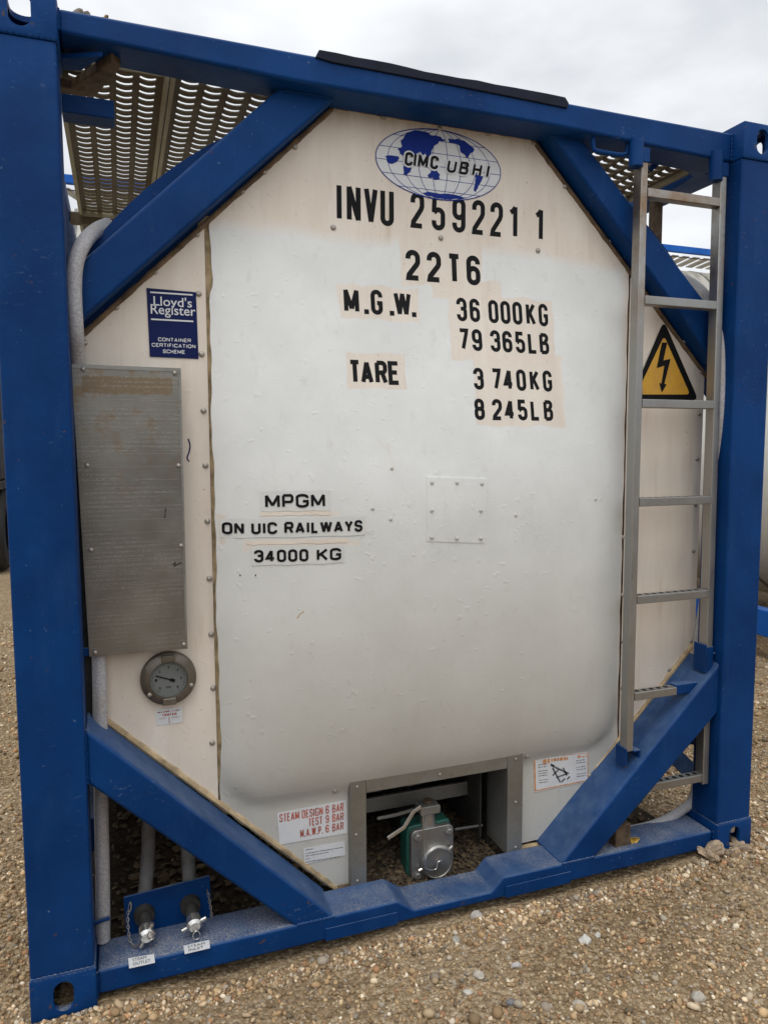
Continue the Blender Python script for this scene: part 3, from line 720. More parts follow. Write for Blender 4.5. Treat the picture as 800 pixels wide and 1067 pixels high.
def bold(mb, txt, x0, x1, z0, z1, s, yf, off=.0022):
    wd = {'I': .26, ' ': .30, '.': .30, 'M': .86, 'W': 1.0, 'N': .74, 'O': .80, 'G': .78, 'C': .76, 'A': .78, 'Y': .72, 'L': .60, 'T': .66, 'E': .64, '1': .5, 'P': .68, 'B': .72, 'R': .74, 'S': .68, 'U': .74, 'K': .76, 'D': .74}
    H = z1-z0; gap = .13; ws = [wd.get(c, .60) for c in txt]; tot = sum(ws)+gap*(len(txt)-1); k = (x1-x0)/tot; x = x0; j = 0
    for ch, w in zip(txt, ws):
        for st in glyph(ch, w*k-s, H-s):
            if ch == '.': pts = [(x+w*k*.5-s*.5, z0+s*.5), (x+w*k*.5+s*.5, z0+s*.5)]
            else: pts = [(x+s/2+p[0], z0+s/2+p[1]) for p in st]
            ribbon(mb, pts, s, yf, off+.00008*(j % 4)); j += 1
        x += (w+gap)*k
def text_mesh(body, bold=0., res=3):
    c = bpy.data.curves.new('t', 'FONT'); c.body = body; c.resolution_u = res; c.offset = bold; c.fill_mode = 'FRONT'; c.align_x = 'LEFT'
    o = bpy.data.objects.new('t', c); COL.objects.link(o); bpy.context.view_layer.update()
    me = bpy.data.meshes.new_from_object(o.evaluated_get(bpy.context.evaluated_depsgraph_get()))
    bpy.data.objects.remove(o); bpy.data.curves.remove(c)
    v = np.array([x.co[:2] for x in me.vertices]); f = [tuple(p.vertices) for p in me.polygons]; bpy.data.meshes.remove(me)
    return v, f
def text(mb, body, x0, x1, z0, z1, yf, off, bold=0.):
    v, f = text_mesh(body, bold); lo, hi = v.min(0), v.max(0)
    v = (v-lo)/(hi-lo); X = x0+v[:, 0]*(x1-x0); Z = z0+v[:, 1]*(z1-z0)
    mb.add([(x, float(yf(x, z))-off, z) for x, z in zip(X, Z)], f)
def ptext(mb, body, a, b_, Y, yf, off, bold=0.):
    """a: photo pixel of the lower left of the ink, b: of the upper right"""
    p, q_ = at(*a, Y), at(*b_, Y); text(mb, body, p.x, q_.x, p.z, q_.z, yf, off, bold)
def yflat(y): return lambda x, z: y
def strip(name, mat, a, b_, off, seed, amp=.002, n=14):
    p, q_ = atS(*a), atS(*b_); rs = random.Random(seed); m = MB()
    for i in range(n+1):
        x = p.x+(q_.x-p.x)*i/n; lo, hi = p.z+rs.uniform(-amp, amp), q_.z+rs.uniform(-amp, amp); m.v += [(x, float(ysurf(x, lo))-off, lo), (x, float(ysurf(x, hi))-off, hi)]
        if i: k = 2*i; m.f.append((k-2, k, k+1, k-1))
    return m.build(name, mat, TC, smooth=False)
strip('bare_strip', PANEL_B, (271, 537.5), (344, 531.5), .0024, 1); strip('bare_strip', PANEL_B, (256, 567.5), (362, 560.5), .0024, 2); strip('bare_strip', PANEL_B, (272, 513), (330, 511.2), .0024, 3, .001)
strip('bare_strip', PANEL_B, (375, 556), (380.5, 538), .0024, 4, .001, 3)
# white backing strips and Arial-like plate lettering on the left of the panel
for (a, b_, c_) in (((272, 533), (343, 511), 0), ((229, 560), (380, 538), 0), ((262, 589), (358, 567), 0)):
    p, q_ = atS(*a), atS(*b_); m = MB(); n = 8
    for i in range(n+1):
        x = p.x+(q_.x-p.x)*i/n; w = .0015*math.sin(i*2.1+a[0]); m.v += [(x, float(ysurf(x, p.z+w))-.0032, p.z+w), (x, float(ysurf(x, q_.z-w))-.0032, q_.z-w)]
        if i: k = 2*i; m.f.append((k-2, k, k+1, k-1))
    m.build('label_strip', STRIP, TC)
def pbold(m, txt, a, b_, s, yf=ysurf, off=.0044, P=atS):
    p, q_ = P(*a), P(*b_); bold(m, txt, p.x, q_.x, p.z, q_.z, s, yf, off)
m = MB(); pbold(m, 'MPGM', (276, 529.5), (338, 514), .0078); m.build('lettering', BLACK, TC, smooth=False)
m = MB(); pbold(m, 'ON UIC RAILWAYS', (231, 556.5), (377, 541.5), .0074); m.build('lettering', BLACK, TC, smooth=False)
m = MB(); pbold(m, '34000 KG', (264.5, 586), (355, 570.5), .0074); m.build('lettering', BLACK, TC, smooth=False)
m = MB()
for p in ((250.5, 599.5), (266.5, 599.5)):
    v = atS(*p); y = v.y-.0015; m.add([(v.x+.0032*math.cos(k*PI/4), y, v.z+.0032*math.sin(k*PI/4)) for k in range(8)], [tuple(range(8))])
m.build('drill_hole', BLACK, TC, smooth=False)
# small scars in the paint
m = MB()
for (a, b_, w) in (((309, 644), (316, 637), .006), ((392, 455), (406, 472), .003), ((404, 462), (410, 487), .003), ((205, 0), (205, 0), 0)):
    if not w: continue
    p, q_ = atS(*a), atS(*b_); pts = [(p.x+(q_.x-p.x)*t+.002*math.sin(9*t), p.z+(q_.z-p.z)*t) for t in np.linspace(0, 1, 7)]; 
    MB_ = MB(); ribbon(MB_, pts, w*.6, ysurf, .0014); MB_.build('paint_scar', SEAL if w > .004 else PANEL_B, TC, smooth=False)
MB_ = MB(); pts = [xz(a, b_, .18) for a, b_ in ((196, 457), (198, 464), (197, 471), (195, 477), (197, 481))]; ribbon(MB_, spline([(p[0], p[1], 0) for p in pts], 4), .004, yside, .002); MB_.build('pen_mark', NAVY, TC, smooth=False)

# ---- globe emblem on the upper panel
Yg = .178
GL = tag(empty('globe_emblem'), 'round blue and white globe emblem', None); GL.parent = TC
c0 = at(456, 172, Yg); gcx, gcz = c0.x, at(456, 171, Yg).z
ex = (at(521, 182, Yg).x-at(391, 163, Yg).x)/2; gcx = (at(521, 182, Yg).x+at(391, 163, Yg).x)/2
ez = (at(455, 135, Yg).z-at(458, 208, Yg).z)/2; gcz = (at(455, 135, Yg).z+at(458, 208, Yg).z)/2
m = MB(); m.add([(gcx+ex*math.cos(2*PI*k/64), float(ysurf(gcx, gcz))-.0022, gcz+ez*math.sin(2*PI*k/64)) for k in range(64)], [tuple(range(64))]); m.build('globe_disc', WHITEV, GL, smooth=False)
yl = yflat(float(ysurf(gcx, gcz)))
m = MB(); ribbon(m, [(gcx+ex*math.cos(2*PI*k/64), gcz+ez*math.sin(2*PI*k/64)) for k in range(65)], .0026, yl, .0030)
for k in (-.82, -.58, -.34, -.12, .12, .34, .58, .82):
    ribbon(m, [(gcx+ex*k*math.sin(t), gcz+ez*math.cos(t)) for t in np.linspace(.06, PI-.06, 25)], .0016, yl, .0029)
for k in (-.75, -.42, -.05, .32, .68):
    w = math.sqrt(1-k*k); ribbon(m, [(gcx-ex*w, gcz+ez*k), (gcx+ex*w, gcz+ez*k)], .0016, yl, .0028)
m.build('grid_lines', LOGOBLUE, GL, smooth=False)
def crop(x, y): return xz(385+x/5.517, 125+y/5.517, Yg)
lands = [[(175, 120), (210, 75), (255, 58), (320, 68), (350, 88), (400, 95), (440, 118), (395, 122), (385, 140), (368, 150), (352, 195), (330, 212), (318, 190), (300, 205), (285, 180), (262, 200), (235, 205), (200, 215), (172, 195), (160, 165), (185, 150)],
         [(450, 105), (500, 108), (545, 122), (592, 158), (598, 175), (578, 190), (565, 210), (575, 235), (570, 240), (552, 215), (520, 185), (515, 150), (480, 135), (455, 128)],
         [(195, 262), (238, 268), (232, 300), (212, 322), (192, 312)],
         [(600, 300), (650, 325), (625, 375), (608, 415), (596, 408), (604, 350)],
         [(332, 318), (352, 290), (372, 286), (402, 312), (400, 338), (375, 345), (360, 330), (338, 330)],
         [(88, 208), (165, 210), (160, 235), (130, 252), (100, 240)],
         [(300, 420), (330, 412), (400, 425), (470, 428), (560, 448), (520, 455), (430, 455), (350, 438)]]
m = MB()
for P in lands:
    rj = random.Random(len(P)*7+P[0][0]); Q = [Vector(p) for p in P]
    for lv in (5.5, 3.0):
        Z_ = []
        for i in range(len(Q)):
            a_, b2 = Q[i], Q[(i+1) % len(Q)]; d_ = b2-a_; Z_ += [a_, (a_+b2)/2+Vector((-d_.y, d_.x)).normalized()*rj.uniform(-lv, lv)*min(1, d_.length/22)]
        Q = Z_
    pts = [crop(*p) for p in Q]
    m.add([(x, yl(0, 0)-.0036, z) for x, z in pts], [tuple(range(len(pts)))])
m2 = bmesh.new(); me = m.mesh('continents'); m2.from_mesh(me); bmesh.ops.triangulate(m2, faces=m2.faces); m2.to_mesh(me); m2.free(); link('continents', me, LOGOBLUE, GL, smooth=False)
def cx_(x, y): return crop(x, y)[0]
def cz_(x, y): return crop(x, y)[1]
for nm, mat, grow, off in (('letter_outline', WHITEV, .0095, .0044), ('lettering', BLACK, 0, .0054)):
    z0, z1 = cz_(300, 276), cz_(300, 197); dx = .006
    lettering(nm, 'CIMC', [cx_(196, 220), cx_(247, 225), cx_(272, 235), cx_(343, 245)], z0, z1, .0082, .027, yl, off, mat, .12, GL, grow)
    z0, z1 = cz_(505, 311), cz_(505, 236)
    lettering(nm, 'UBHI', [cx_(438, 265), cx_(508, 280), cx_(584, 290), cx_(664, 300)], z0, z1, .0078, .031, yl, off, mat, .20, GL, grow)

# ---- blue certification sticker
LS = tag(empty('certification_sticker')); LS.parent = TC
ya = Y0+.003
q4 = [(152.5, 300), (204, 304.5), (206.8, 374), (156, 371.5)]
def quad(name, mat, corners, Y, y, parent, th=.0008):
    pts = [xz(a, b_, Y) for a, b_ in corners]; return MB().prism(pts, y-th, y).build(name, mat, parent, smooth=False)
quad('sticker_base', NAVY, q4, ya, ya-.0025, LS)
yq = yflat(ya-.0033)
m = MB(); TL_, TR_, BL_, BR_ = (xz(*c, ya) for c in (q4[0], q4[1], q4[3], q4[2]))
sx0, sx1, sz1, sz0 = (TL_[0]+BL_[0])/2, (TR_[0]+BR_[0])/2, (TL_[1]+TR_[1])/2, (BL_[1]+BR_[1])/2
def fr(u, v): return sx0+(sx1-sx0)*u, sz1+(sz0-sz1)*v
for body, u0, u1, v0, v1, k in (("Lloyd's", .12, .90, .10, .285, .006), ('Register', .06, .97, .225, .41, .006)):
    (xa, zb), (xb, za) = fr(u0, v0), fr(u1, v1); text(m, body, xa, xb, za, zb, yq, .0006+.0001*(k > .0061), k)
for v_, u0, u1 in ((.052, .06, .92), (.445, .06, .92)): (xa, z_), (xb, _) = fr(u0, v_), fr(u1, v_); ribbon(m, [(xa, z_), (xb, z_)], .0042, yq, .0008)
for body, u0, u1, v_ in (('CONTAINER', .19, .86, .735), ('CERTIFICATION', .06, .95, .82), ('SCHEME', .28, .73, .91)):
    (xa, z_), (xb, _) = fr(u0, v_), fr(u1, v_); bold(m, body, xa, xb, z_-.0052, z_+.0052, .0018, yq, .0006)
m.build('lettering', WHITEV, LS, smooth=False)

# ---- danger triangle
DS = tag(empty('danger_sticker')); DS.parent = TC
def rtri(cs, Y, r):
    P = [Vector(xz(*c, Y)) for c in cs]; out = []
    for i in range(3):
        a, p, b_ = P[i-1], P[i], P[(i+1) % 3]; u, v = (a-p).normalized(), (b_-p).normalized()
        s, e_ = p+u*r, p+v*r
        for t in np.linspace(0, 1, 7): out.append(tuple((1-t)**2*s+2*t*(1-t)*p+t*t*e_))
    return out
yd = Y0+.002
MB().prism(rtri(((691, 334), (656, 417), (727, 417)), yd, .03), yd-.003, yd-.002).build('sticker_base', BLACK, DS, smooth=False)
MB().prism(rtri(((691, 350), (662, 411), (718, 411)), yd, .018), yd-.0042, yd-.0034).build('sticker_face', YELLOW, DS, smooth=False)
bolt = [xz(a, b_, yd) for a, b_ in ((688.5, 357), (694, 357), (690, 375.5), (697.5, 374), (691, 400), (693.5, 400.5), (688.3, 409), (685.8, 399), (688, 399.5), (691, 381), (683, 383.5))]
m = MB(); m.add([(x, yd-.0052, z) for x, z in bolt], [tuple(range(len(bolt)))]); me = m.mesh('bolt_symbol'); b = bmesh.new(); b.from_mesh(me); bmesh.ops.triangulate(b, faces=b.faces); b.to_mesh(me); b.free(); link('bolt_symbol', me, BLACK, DS, smooth=False)

# ---- steam rating sticker, small notice, instruction sticker, gauge tag
SS = tag(empty('rating_sticker')); SS.parent = TC
yb = float(ysurf(.8, .3))
quad('sticker_base', WHITEV, ((288.5, 847), (360.5, 833.5), (361.5, 868), (291, 880)), yb, yb-.0022, SS)
yq = yflat(yb-.003)
def rowtext(words, zpx):
    m = MB()
    for body, x0, x1, xr in words: 
        p, q_ = at(x0, zpx(x0)[0], yb), at(x1, zpx(x1)[1], yb); bold(m, body, p.x, q_.x, at((x0+x1)/2, zpx((x0+x1)/2)[0], yb).z, at((x0+x1)/2, zpx((x0+x1)/2)[1], yb).z, .0034, yq, .0006)
    m.build('lettering', REDINK, SS, smooth=False)
sl_ = lambda y0, h: (lambda x: (y0-(x-291)*.185, y0-(x-291)*.185-h))
rowtext([('STEAM DESIGN', 291, 336, 0), ('6', 339, 342.4, 0), ('BAR', 345.8, 357.5, 0)], sl_(857, 8.6))
rowtext([('TEST', 321, 335.5, 0), ('9', 339, 342.4, 0), ('BAR', 345.8, 357.5, 0)], sl_(866.5, 8.2))
rowtext([('M.A.W.P.', 312.5, 336, 0), ('6', 339, 342.4, 0), ('BAR', 345.8, 357.5, 0)], sl_(876.5, 8.2))
NS = tag(empty('notice_sticker')); NS.parent = TC
quad('sticker_base', WHITEV, ((316, 884), (359, 876.5), (359.5, 891), (317, 900.5)), yb, yb-.0022, NS)
m = MB()
def scribble(m, x0, x1, y, slope, h, Y, yq_, seed):
    rs = random.Random(seed); x = x0
    while x < x1:
        w = rs.uniform(1.2, 4); a = xz(x, y-(x-x0)*slope, Y); b_ = xz(min(x1, x+w), y-(x-x0+w)*slope, Y); ribbon(m, [a, b_], h, yq_, .0006); x += w+rs.uniform(.5, 1.0)
for i, (a, w) in enumerate(((885.5, 8), (889.2, 39), (891.8, 24), (895.0, 4), (898.2, 36), (901, 4))): scribble(m, 318, 318+w, a, .17, .0024, yb, yq, i)
m.build('lettering', GREYINK, NS, smooth=False)
IS = tag(empty('instruction_sticker')); IS.parent = TC
qi = ((555, 789), (612, 783.5), (612.5, 814), (556, 825.5))
quad('sticker_base', WHITEV, qi, yb, yb-.0022, IS)
yi = yflat(yb-.003); m = MB()
ribbon(m, [xz(556.2, 790, yb), xz(557, 824.3, yb)], .006, yi, .0005); ribbon(m, [xz(557, 823.8, yb), xz(612, 813, yb)], .004, yi, .0006)
ribbon(m, [xz(611.6, 784, yb), xz(611.8, 813, yb)], .003, yi, .0006); ribbon(m, [xz(556, 790, yb), xz(612, 784.5, yb)], .002, yi, .0004)
for i, (a, b_, w, h) in enumerate(((565, 793.5, 7, .016), (573.5, 791.8, 18, .011), (601, 788.5, 3, .010), (605, 788.3, 6, .004))): scribble(m, a, a+w, b_, .1, h, yb, yi, 20+i)
m.build('printed_border', ORANGE, IS, smooth=False)
m = MB()
for i, (a, b_) in enumerate(((560, 797), (560, 799.5), (560.5, 803.5), (560.5, 806), (560.5, 808.5), (561, 813), (561, 815.5), (599.5, 792.5), (599.5, 795), (600, 799.5), (600, 802), (600, 806.5), (600, 809))): scribble(m, a, a+9.5, b_, .12, .0026, yb, yi, 40+i)
for (a, b_, c_, d) in ((573, 797, 592, 806), (575, 800, 583, 815), (582, 801, 575, 808), (586, 800, 590, 808), (579, 810, 590, 806), (590, 812, 593, 809), (573, 796, 577, 798), (584, 815, 588, 811)): ribbon(m, [xz(a, b_, yb), xz(c_, d, yb)], .006, yi, .0007)
m.build('printed_diagram', GREYINK, IS, smooth=False)
GT = tag(empty('gauge_tag')); GT.parent = TC
quad('sticker_base', WHITEV, ((162, 739.5), (190, 736.5), (190.3, 752.5), (163, 756)), ya, ya-.0022, GT)
yq = yflat(ya-.003); m = MB()
P_ = lambda a, b_: at(a, b_, ya)
pbold(m, 'GAUGE LAST', (164.2, 743), (188, 738.8), .0024, yq, .0006, P_); pbold(m, 'TESTED', (169, 746.2), (184, 742.2), .0024, yq, .0007, P_)
ptext(m, 'DATE', (166, 749.5), (172.5, 747.5), ya, yq, .0006); ptext(m, 'INITIALS', (179, 748), (187, 746), ya, yq, .0006)
ribbon(m, [xz(176, 747, ya), xz(176.3, 753.5, ya)], .0016, yq, .0006); m.build('lettering', REDINK, GT, smooth=False)

# ---- data plate on brackets
DP = tag(empty('data_plate')); DP.parent = TC
yp = .12
pp = [at(74, 381, yp), at(188.5, 385.5, yp), at(195.5, 676, yp), at(93, 684.5, yp)]
pts = [(p.x, p.z) for p in pp]
MB().prism(pts, yp, yp+.003).build('plate_sheet', PLATE, DP, .0008)
ed = MB()
ribbon(ed, [pts[0], pts[1]], .010, yflat(yp), .0015); ribbon(ed, [(pts[1][0]-.003, pts[1][1]), (pts[2][0]-.003, pts[2][1])], .006, yflat(yp), .0014)
ed.build('plate_edge', STEEL_DULL, DP, smooth=False)
m = MB(); random.seed(3)
for z in np.linspace(1.63, .98, 19): ribbon(m, [(.172, z), (.422, z)], .0011, yflat(yp), .0006)
m.build('ruled_line', plain('ruled line', (.34, .33, .30), .45, .8), DP, smooth=False)
MB_ = MB(); pts2 = [xz(a, b_, yp) for a, b_ in ((172, 533), (173, 529), (171.5, 540))]; ribbon(MB_, pts2, .0025, yflat(yp), .0012); ribbon(MB_, [xz(a, b_, yp) for a, b_ in ((179.5, 588.5), (183, 586), (181.5, 590), (189, 586))], .0025, yflat(yp), .0013); MB_.build('pen_mark', BLACK, DP, smooth=False)
for p in ((86.5, 384.5), (182, 388.5), (91, 485), (186, 485), (94.8, 573), (188.5, 568.5), (99, 680), (191.5, 671.5)):
    rivet(*p, DP, s=.72, yy=yp-.001)
    # threaded stand-off behind each fixing
for z in (1.69, .945):
    MB().box(.150, .20, yp+.004, yp+.010, z-.012, z+.012).build('plate_bracket', BLUE, DP, .002)
    MB().box(.40, .415, yp+.004, Y0-.002, z-.008, z+.008).build('plate_bracket', STEEL_DULL, DP, .001)
# dark closing strip between post and panel
MB().box(.12, .187, .165, .175, .68, 1.80).build('closing_strip', DARK, TC)

# ---- pressure gauge
GG = tag(empty('pressure_gauge')); GG.parent = TC
gc = at(176, 709, .15); gx_, gz_ = gc.x, gc.z
MB().lathe_y(gx_, gz_, [(.0785, .181), (.0785, .166), (.076, .160), (.066, .154), (.054, .151), (.0525, .156), (.0525, .165)], 48).build('bezel', BRONZE, GG)
m = MB(); m.add([(gx_+.0535*math.cos(2*PI*k/40), .162, gz_+.0535*math.sin(2*PI*k/40)) for k in range(40)], [tuple(range(40))]); m.build('dial', DIAL, GG, smooth=False)
m = MB()
for k in range(28):
    a = math.radians(-50+280*k/27); r1 = .045 if k % 3 else .042; ribbon(m, [(gx_+.048*math.cos(a), gz_+.048*math.sin(a)), (gx_+r1*math.cos(a), gz_+r1*math.sin(a))], .0012, yflat(.162), .0008)
for k, s_ in enumerate(('0', '1', '2', '3', '4', '5', '6')):
    a = math.radians(225-270*k/6); text(m, s_, gx_+.035*math.cos(a)-.0028, gx_+.035*math.cos(a)+.0028, gz_+.035*math.sin(a)-.004, gz_+.035*math.sin(a)+.004, yflat(.162), .0008)
text(m, 'bar', gx_-.008, gx_+.008, gz_-.026, gz_-.019, yflat(.162), .0008)
m.build('dial_marks', BLACK, GG, smooth=False)
m = MB(); ribbon(m, [(gx_-.036, gz_+.0135), (gx_+.016, gz_-.006)], .0035, yflat(.162), .0022); ribbon(m, [(gx_+.004, gz_-.0015), (gx_+.017, gz_-.0065)], .009, yflat(.162), .0024); m.build('needle', BLACK, GG, smooth=False)
for a in (90, 270):
    c_, s_ = math.cos(math.radians(a)), math.sin(math.radians(a)); cx2, cz2 = gx_+.063*c_, gz_+.063*s_
    MB().box(cx2-.019, cx2+.019, .146, .158, cz2-.010, cz2+.010).build('latch', BRONZE, GG, .003)
for a in (-20, 215):
    c_, s_ = math.cos(math.radians(a)), math.sin(math.radians(a)); o = bpy.data.objects.new('screw', RVM); COL.objects.link(o); o.parent = GG; o.location = (gx_+.066*c_, .1545, gz_+.066*s_); o.scale = (.7,)*3

# ---- ladder
LD = tag(empty('ladder')); LD.parent = TC
yl0, yl1 = .045, .085
def stile(top, bot, w=.027):
    a, b_ = at(*top, yl0), at(*bot, yl0)
    MB().prism([(a.x-w, a.z), (a.x, a.z), (b_.x, b_.z), (b_.x-w, b_.z)], yl0, yl1).build('stile', STEEL_RUST, LD, .003); return a, b_
sa, sb = stile((675.5, 168), (659.5, 783)); ra, rb = stile((757.5, 183), (738, 817))
def rung(xa, xb, pya, pyb, pxa, pxb):
    za = at(pxa, pya, yl0).z; zb = at(pxb, pyb, yl0).z; z = (za+zb)/2
    m = MB(); m.box(xa+.001, xb-.028, yl0-.002, yl1-.006, z-.014, z+.015)
    m.build('rung', STEEL_RUST if z > 2 else STEEL, LD, .003)
    if z < 1.5:
        t = MB(); k = int((xb-xa)/.034)
        for i in range(k): 
            x = xa+.022+i*.031
            if x < xb-.05: t.lathe_y(0, 0, [], 3) if False else t.add([(x+.0085*math.cos(2*PI*j/10), (yl0+yl1)/2-.004+.0095*math.sin(2*PI*j/10), z+.0155) for j in range(10)], [tuple(range(10))])
        t.build('grip_hole', BLACK, LD, smooth=False)
def xl(z, a, b_): return a.x+(b_.x-a.x)*(a.z-z)/(a.z-b_.z)
for (pa, pb) in (((673, 200), (740, 209)), ((672, 313), (742, 317)), ((668, 421), (740, 421)), ((664, 523), (737, 522)), ((661, 624), (735, 621))):
    z = at(*pa, yl0).z; rung(xl(z, sa, sb), xl(z, ra, rb), pa[1], pb[1], pa[0], pb[0])
zr = at(661, 726, yl0).z; rung(xl(zr, sa, sb), at(705, 721, yl0).x+.028, 726, 721, 661, 705)
MB().box(at(705, 721, yl0).x-.002, at(728, 721, yl0).x, .046, .082, zr-.017, zr+.019).build('rung_bracket', BLUE, LD, .003)
zr2 = at(674, 823, yl0).z; MB().box(at(668, 823, yl0).x, xl(zr2, ra, rb)-.0275, .046, .08, zr2-.014, zr2+.015).build('rung', STEEL, LD, .003)
t = MB()
for i in range(7):
    x = xl(zr2, ra, rb)-.05-i*.031; t.add([(x+.0085*math.cos(2*PI*j/10), .063+.0095*math.sin(2*PI*j/10), zr2+.0155) for j in range(10)], [tuple(range(10))])
t.build('grip_hole', BLACK, LD, smooth=False)
for a, (tx, ty) in ((sa, (662, 140)), (ra, (745, 155))):          # blue caps and round hangers at the top rail
    MB().box(a.x-.031, a.x+.004, yl0-.004, yl1+.004, a.z-.004, a.z+.042).build('stile_cap', BLUE, LD, .003)
    zt = 2.50
    MB().tube([(a.x-.044, .052, a.z-.02), (a.x-.044, .052, zt-.004)], .023, 16).build('hanger_tube', BLUE, LD)
for b_, dz in ((sb, 0),):                                        # U-shaped seats on the lower brace
    m = MB(); m.box(b_.x-.032, b_.x-.026, yl0-.003, .1, b_.z-.055, b_.z+.012); m.box(b_.x+.001, b_.x+.030, yl0-.003, .1, b_.z-.004, b_.z+.002); m.box(b_.x+.024, b_.x+.030, yl0-.003, .1, b_.z-.045, b_.z+.001); m.box(b_.x-.026, b_.x+.001, .086, .1, b_.z-.05, b_.z+.012)
    m.build('stile_seat', BLUE, LD, .002)
z_ = .78; x_ = xl(z_, ra, rb)
m = MB(); m.box(x_-.035, x_-.029, yl0-.003, .10, z_-.10, z_+.005); m.box(x_+.002, x_+.03, yl0-.003, .1, z_-.035, z_-.029); m.box(x_+.024, x_+.03, yl0-.003, .1, z_-.09, z_-.0295); m.box(x_-.0275, x_+.001, yl0-.004, yl0-.0005, z_-.10, z_-.004)
m.build('stile_seat', BLUE, LD, .002)

# ---- grab handle under the top rail
hp = [at(618, 138, .075), at(618, 152, .075), at(622, 157, .075), at(648, 161, .075), at(653, 157, .075), at(653.5, 142, .075)]
MB().tube(spline(hp, 4), .0075, 10).build('grab_handle', BLUE, TC)

# ---- walkway grating along the roof edge
def grating(x0, x1, y0, y1, cols, z):
    G = tag(empty('walkway_panel')); G.parent = TC; m = MB(); cw = (x1-x0)/cols
    for i in range(cols+1):
        x = x0+i*cw; m.box(x-.0095, x+.0095, y0, y1, z, z+.010)
    k = int((y1-y0)/.043)
    for i in range(cols):
        for j in range(k):
            y = y0+.01+j*.043+(.0 if i % 2 else .006); xa, xb = x0+i*cw+.009, x0+(i+1)*cw-.009; n = 4; zz_ = z+.004
            vs = []
            for t in range(n+1):
                u = t/n; x = xa+(xb-xa)*u; d = .010*math.sin(PI*u); vs += [(x, y+d, zz_-.006), (x, y+.023+d, zz_-.007), (x, y+.023+d, zz_-.002), (x, y+d, zz_-.002)]
            fs = []
            for t in range(n):
                a = 4*t; fs += [(a, a+4, a+5, a+1), (a+1, a+5, a+6, a+2), (a+2, a+6, a+7, a+3), (a+3, a+7, a+4, a)]
            m.add(vs, fs)
    m.build('grating', GALV, G, smooth=False)
    f = MB(); f.box(x0-.022, x0-.0095, y0, y1, z-.020, z+.016); f.box(x1+.0095, x1+.022, y0, y1, z-.020, z+.016); f.box(x0-.009, x1+.009, y1, y1+.006, z-.022, z+.016); f.box(x0-.009, x1+.009, y0-.006, y0, z-.012, z+.016)
    f.build('panel_frame', GALV_PALE, G, smooth=False)
grating(.160, .410, .21, 1.55, 4, 2.535); grating(.458, .73, .19, 1.55, 4, 2.535)
grating(1.80, 2.29, .20, .62, 7, 2.535)
grating(.155, .425, 1.6, 3.2, 4, 2.535); grating(.468, .74, 1.6, 3.2, 4, 2.535)
MB().tube([at(676, 177, .20), at(697, 158, .15)], .011, 8).build('walkway_strut', BLUE, TC)
MB().box(.10, .80, 1.56, 1.59, 2.48, 2.53).build('walkway_bearer', GALV, TC, .003)
flat([tuple(at(x, y, Z=2.49).xy) for x, y in ((74, 92), (116.5, 63), (126, 70), (100.6, 99.5), (60, 98), (58, 89))], 2.49, 2.515).build('walkway_strut', RUSTY, TC, .004)
MB().box(at(681, 220, .5).x, at(690.5, 220, .5).x, .5, .53, at(686, 262, .5).z, 2.535).build('walkway_leg', RUSTY, TC, .002)

# ---- drain hoses
H1 = [at(112, 234, .30), at(100, 240, .20), at(88, 252, .12), at(79.5, 272, .09), at(77, 300, .085), at(79, 345, .09), at(82, 385, .145), at(92, 450, .158), at(98, 560, .158), at(102, 640, .155), at(103.5, 700, .15), at(104.5, 760, .145), at(105.5, 840, .14), at(107, 920, .14), at(107.5, 980, .14)]
MB().tube(spline(H1, 8), .0195, 16).build('drain_hose', HOSE, TC)
MB().tube([at(99, 962, .118), at(107, 959, .115), at(114, 957, .12)], .006, 8).build('hose_clip', BLUE, TC)
H2 = [at(708, 288, .45), at(722, 295, .32), at(738, 312, .17), at(749, 345, .085), at(751.5, 395, .062), at(749, 460, .07), at(741, 540, .11), at(734, 620, .14), at(726.5, 680, .15), at(728, 760, .15), at(724, 826, .15), at(708, 846, .15), at(680, 860, .15), at(645, 868, .16)]
MB().tube(spline(H2, 8), .0175, 14).build('drain_hose', HOSE, TC)
MB().box(at(640.5, 870, .05).x, at(656, 870, .05).x, .045, .085, .086, at(650, 859, .05).z).build('hose_socket', RUSTY, TC, .002)

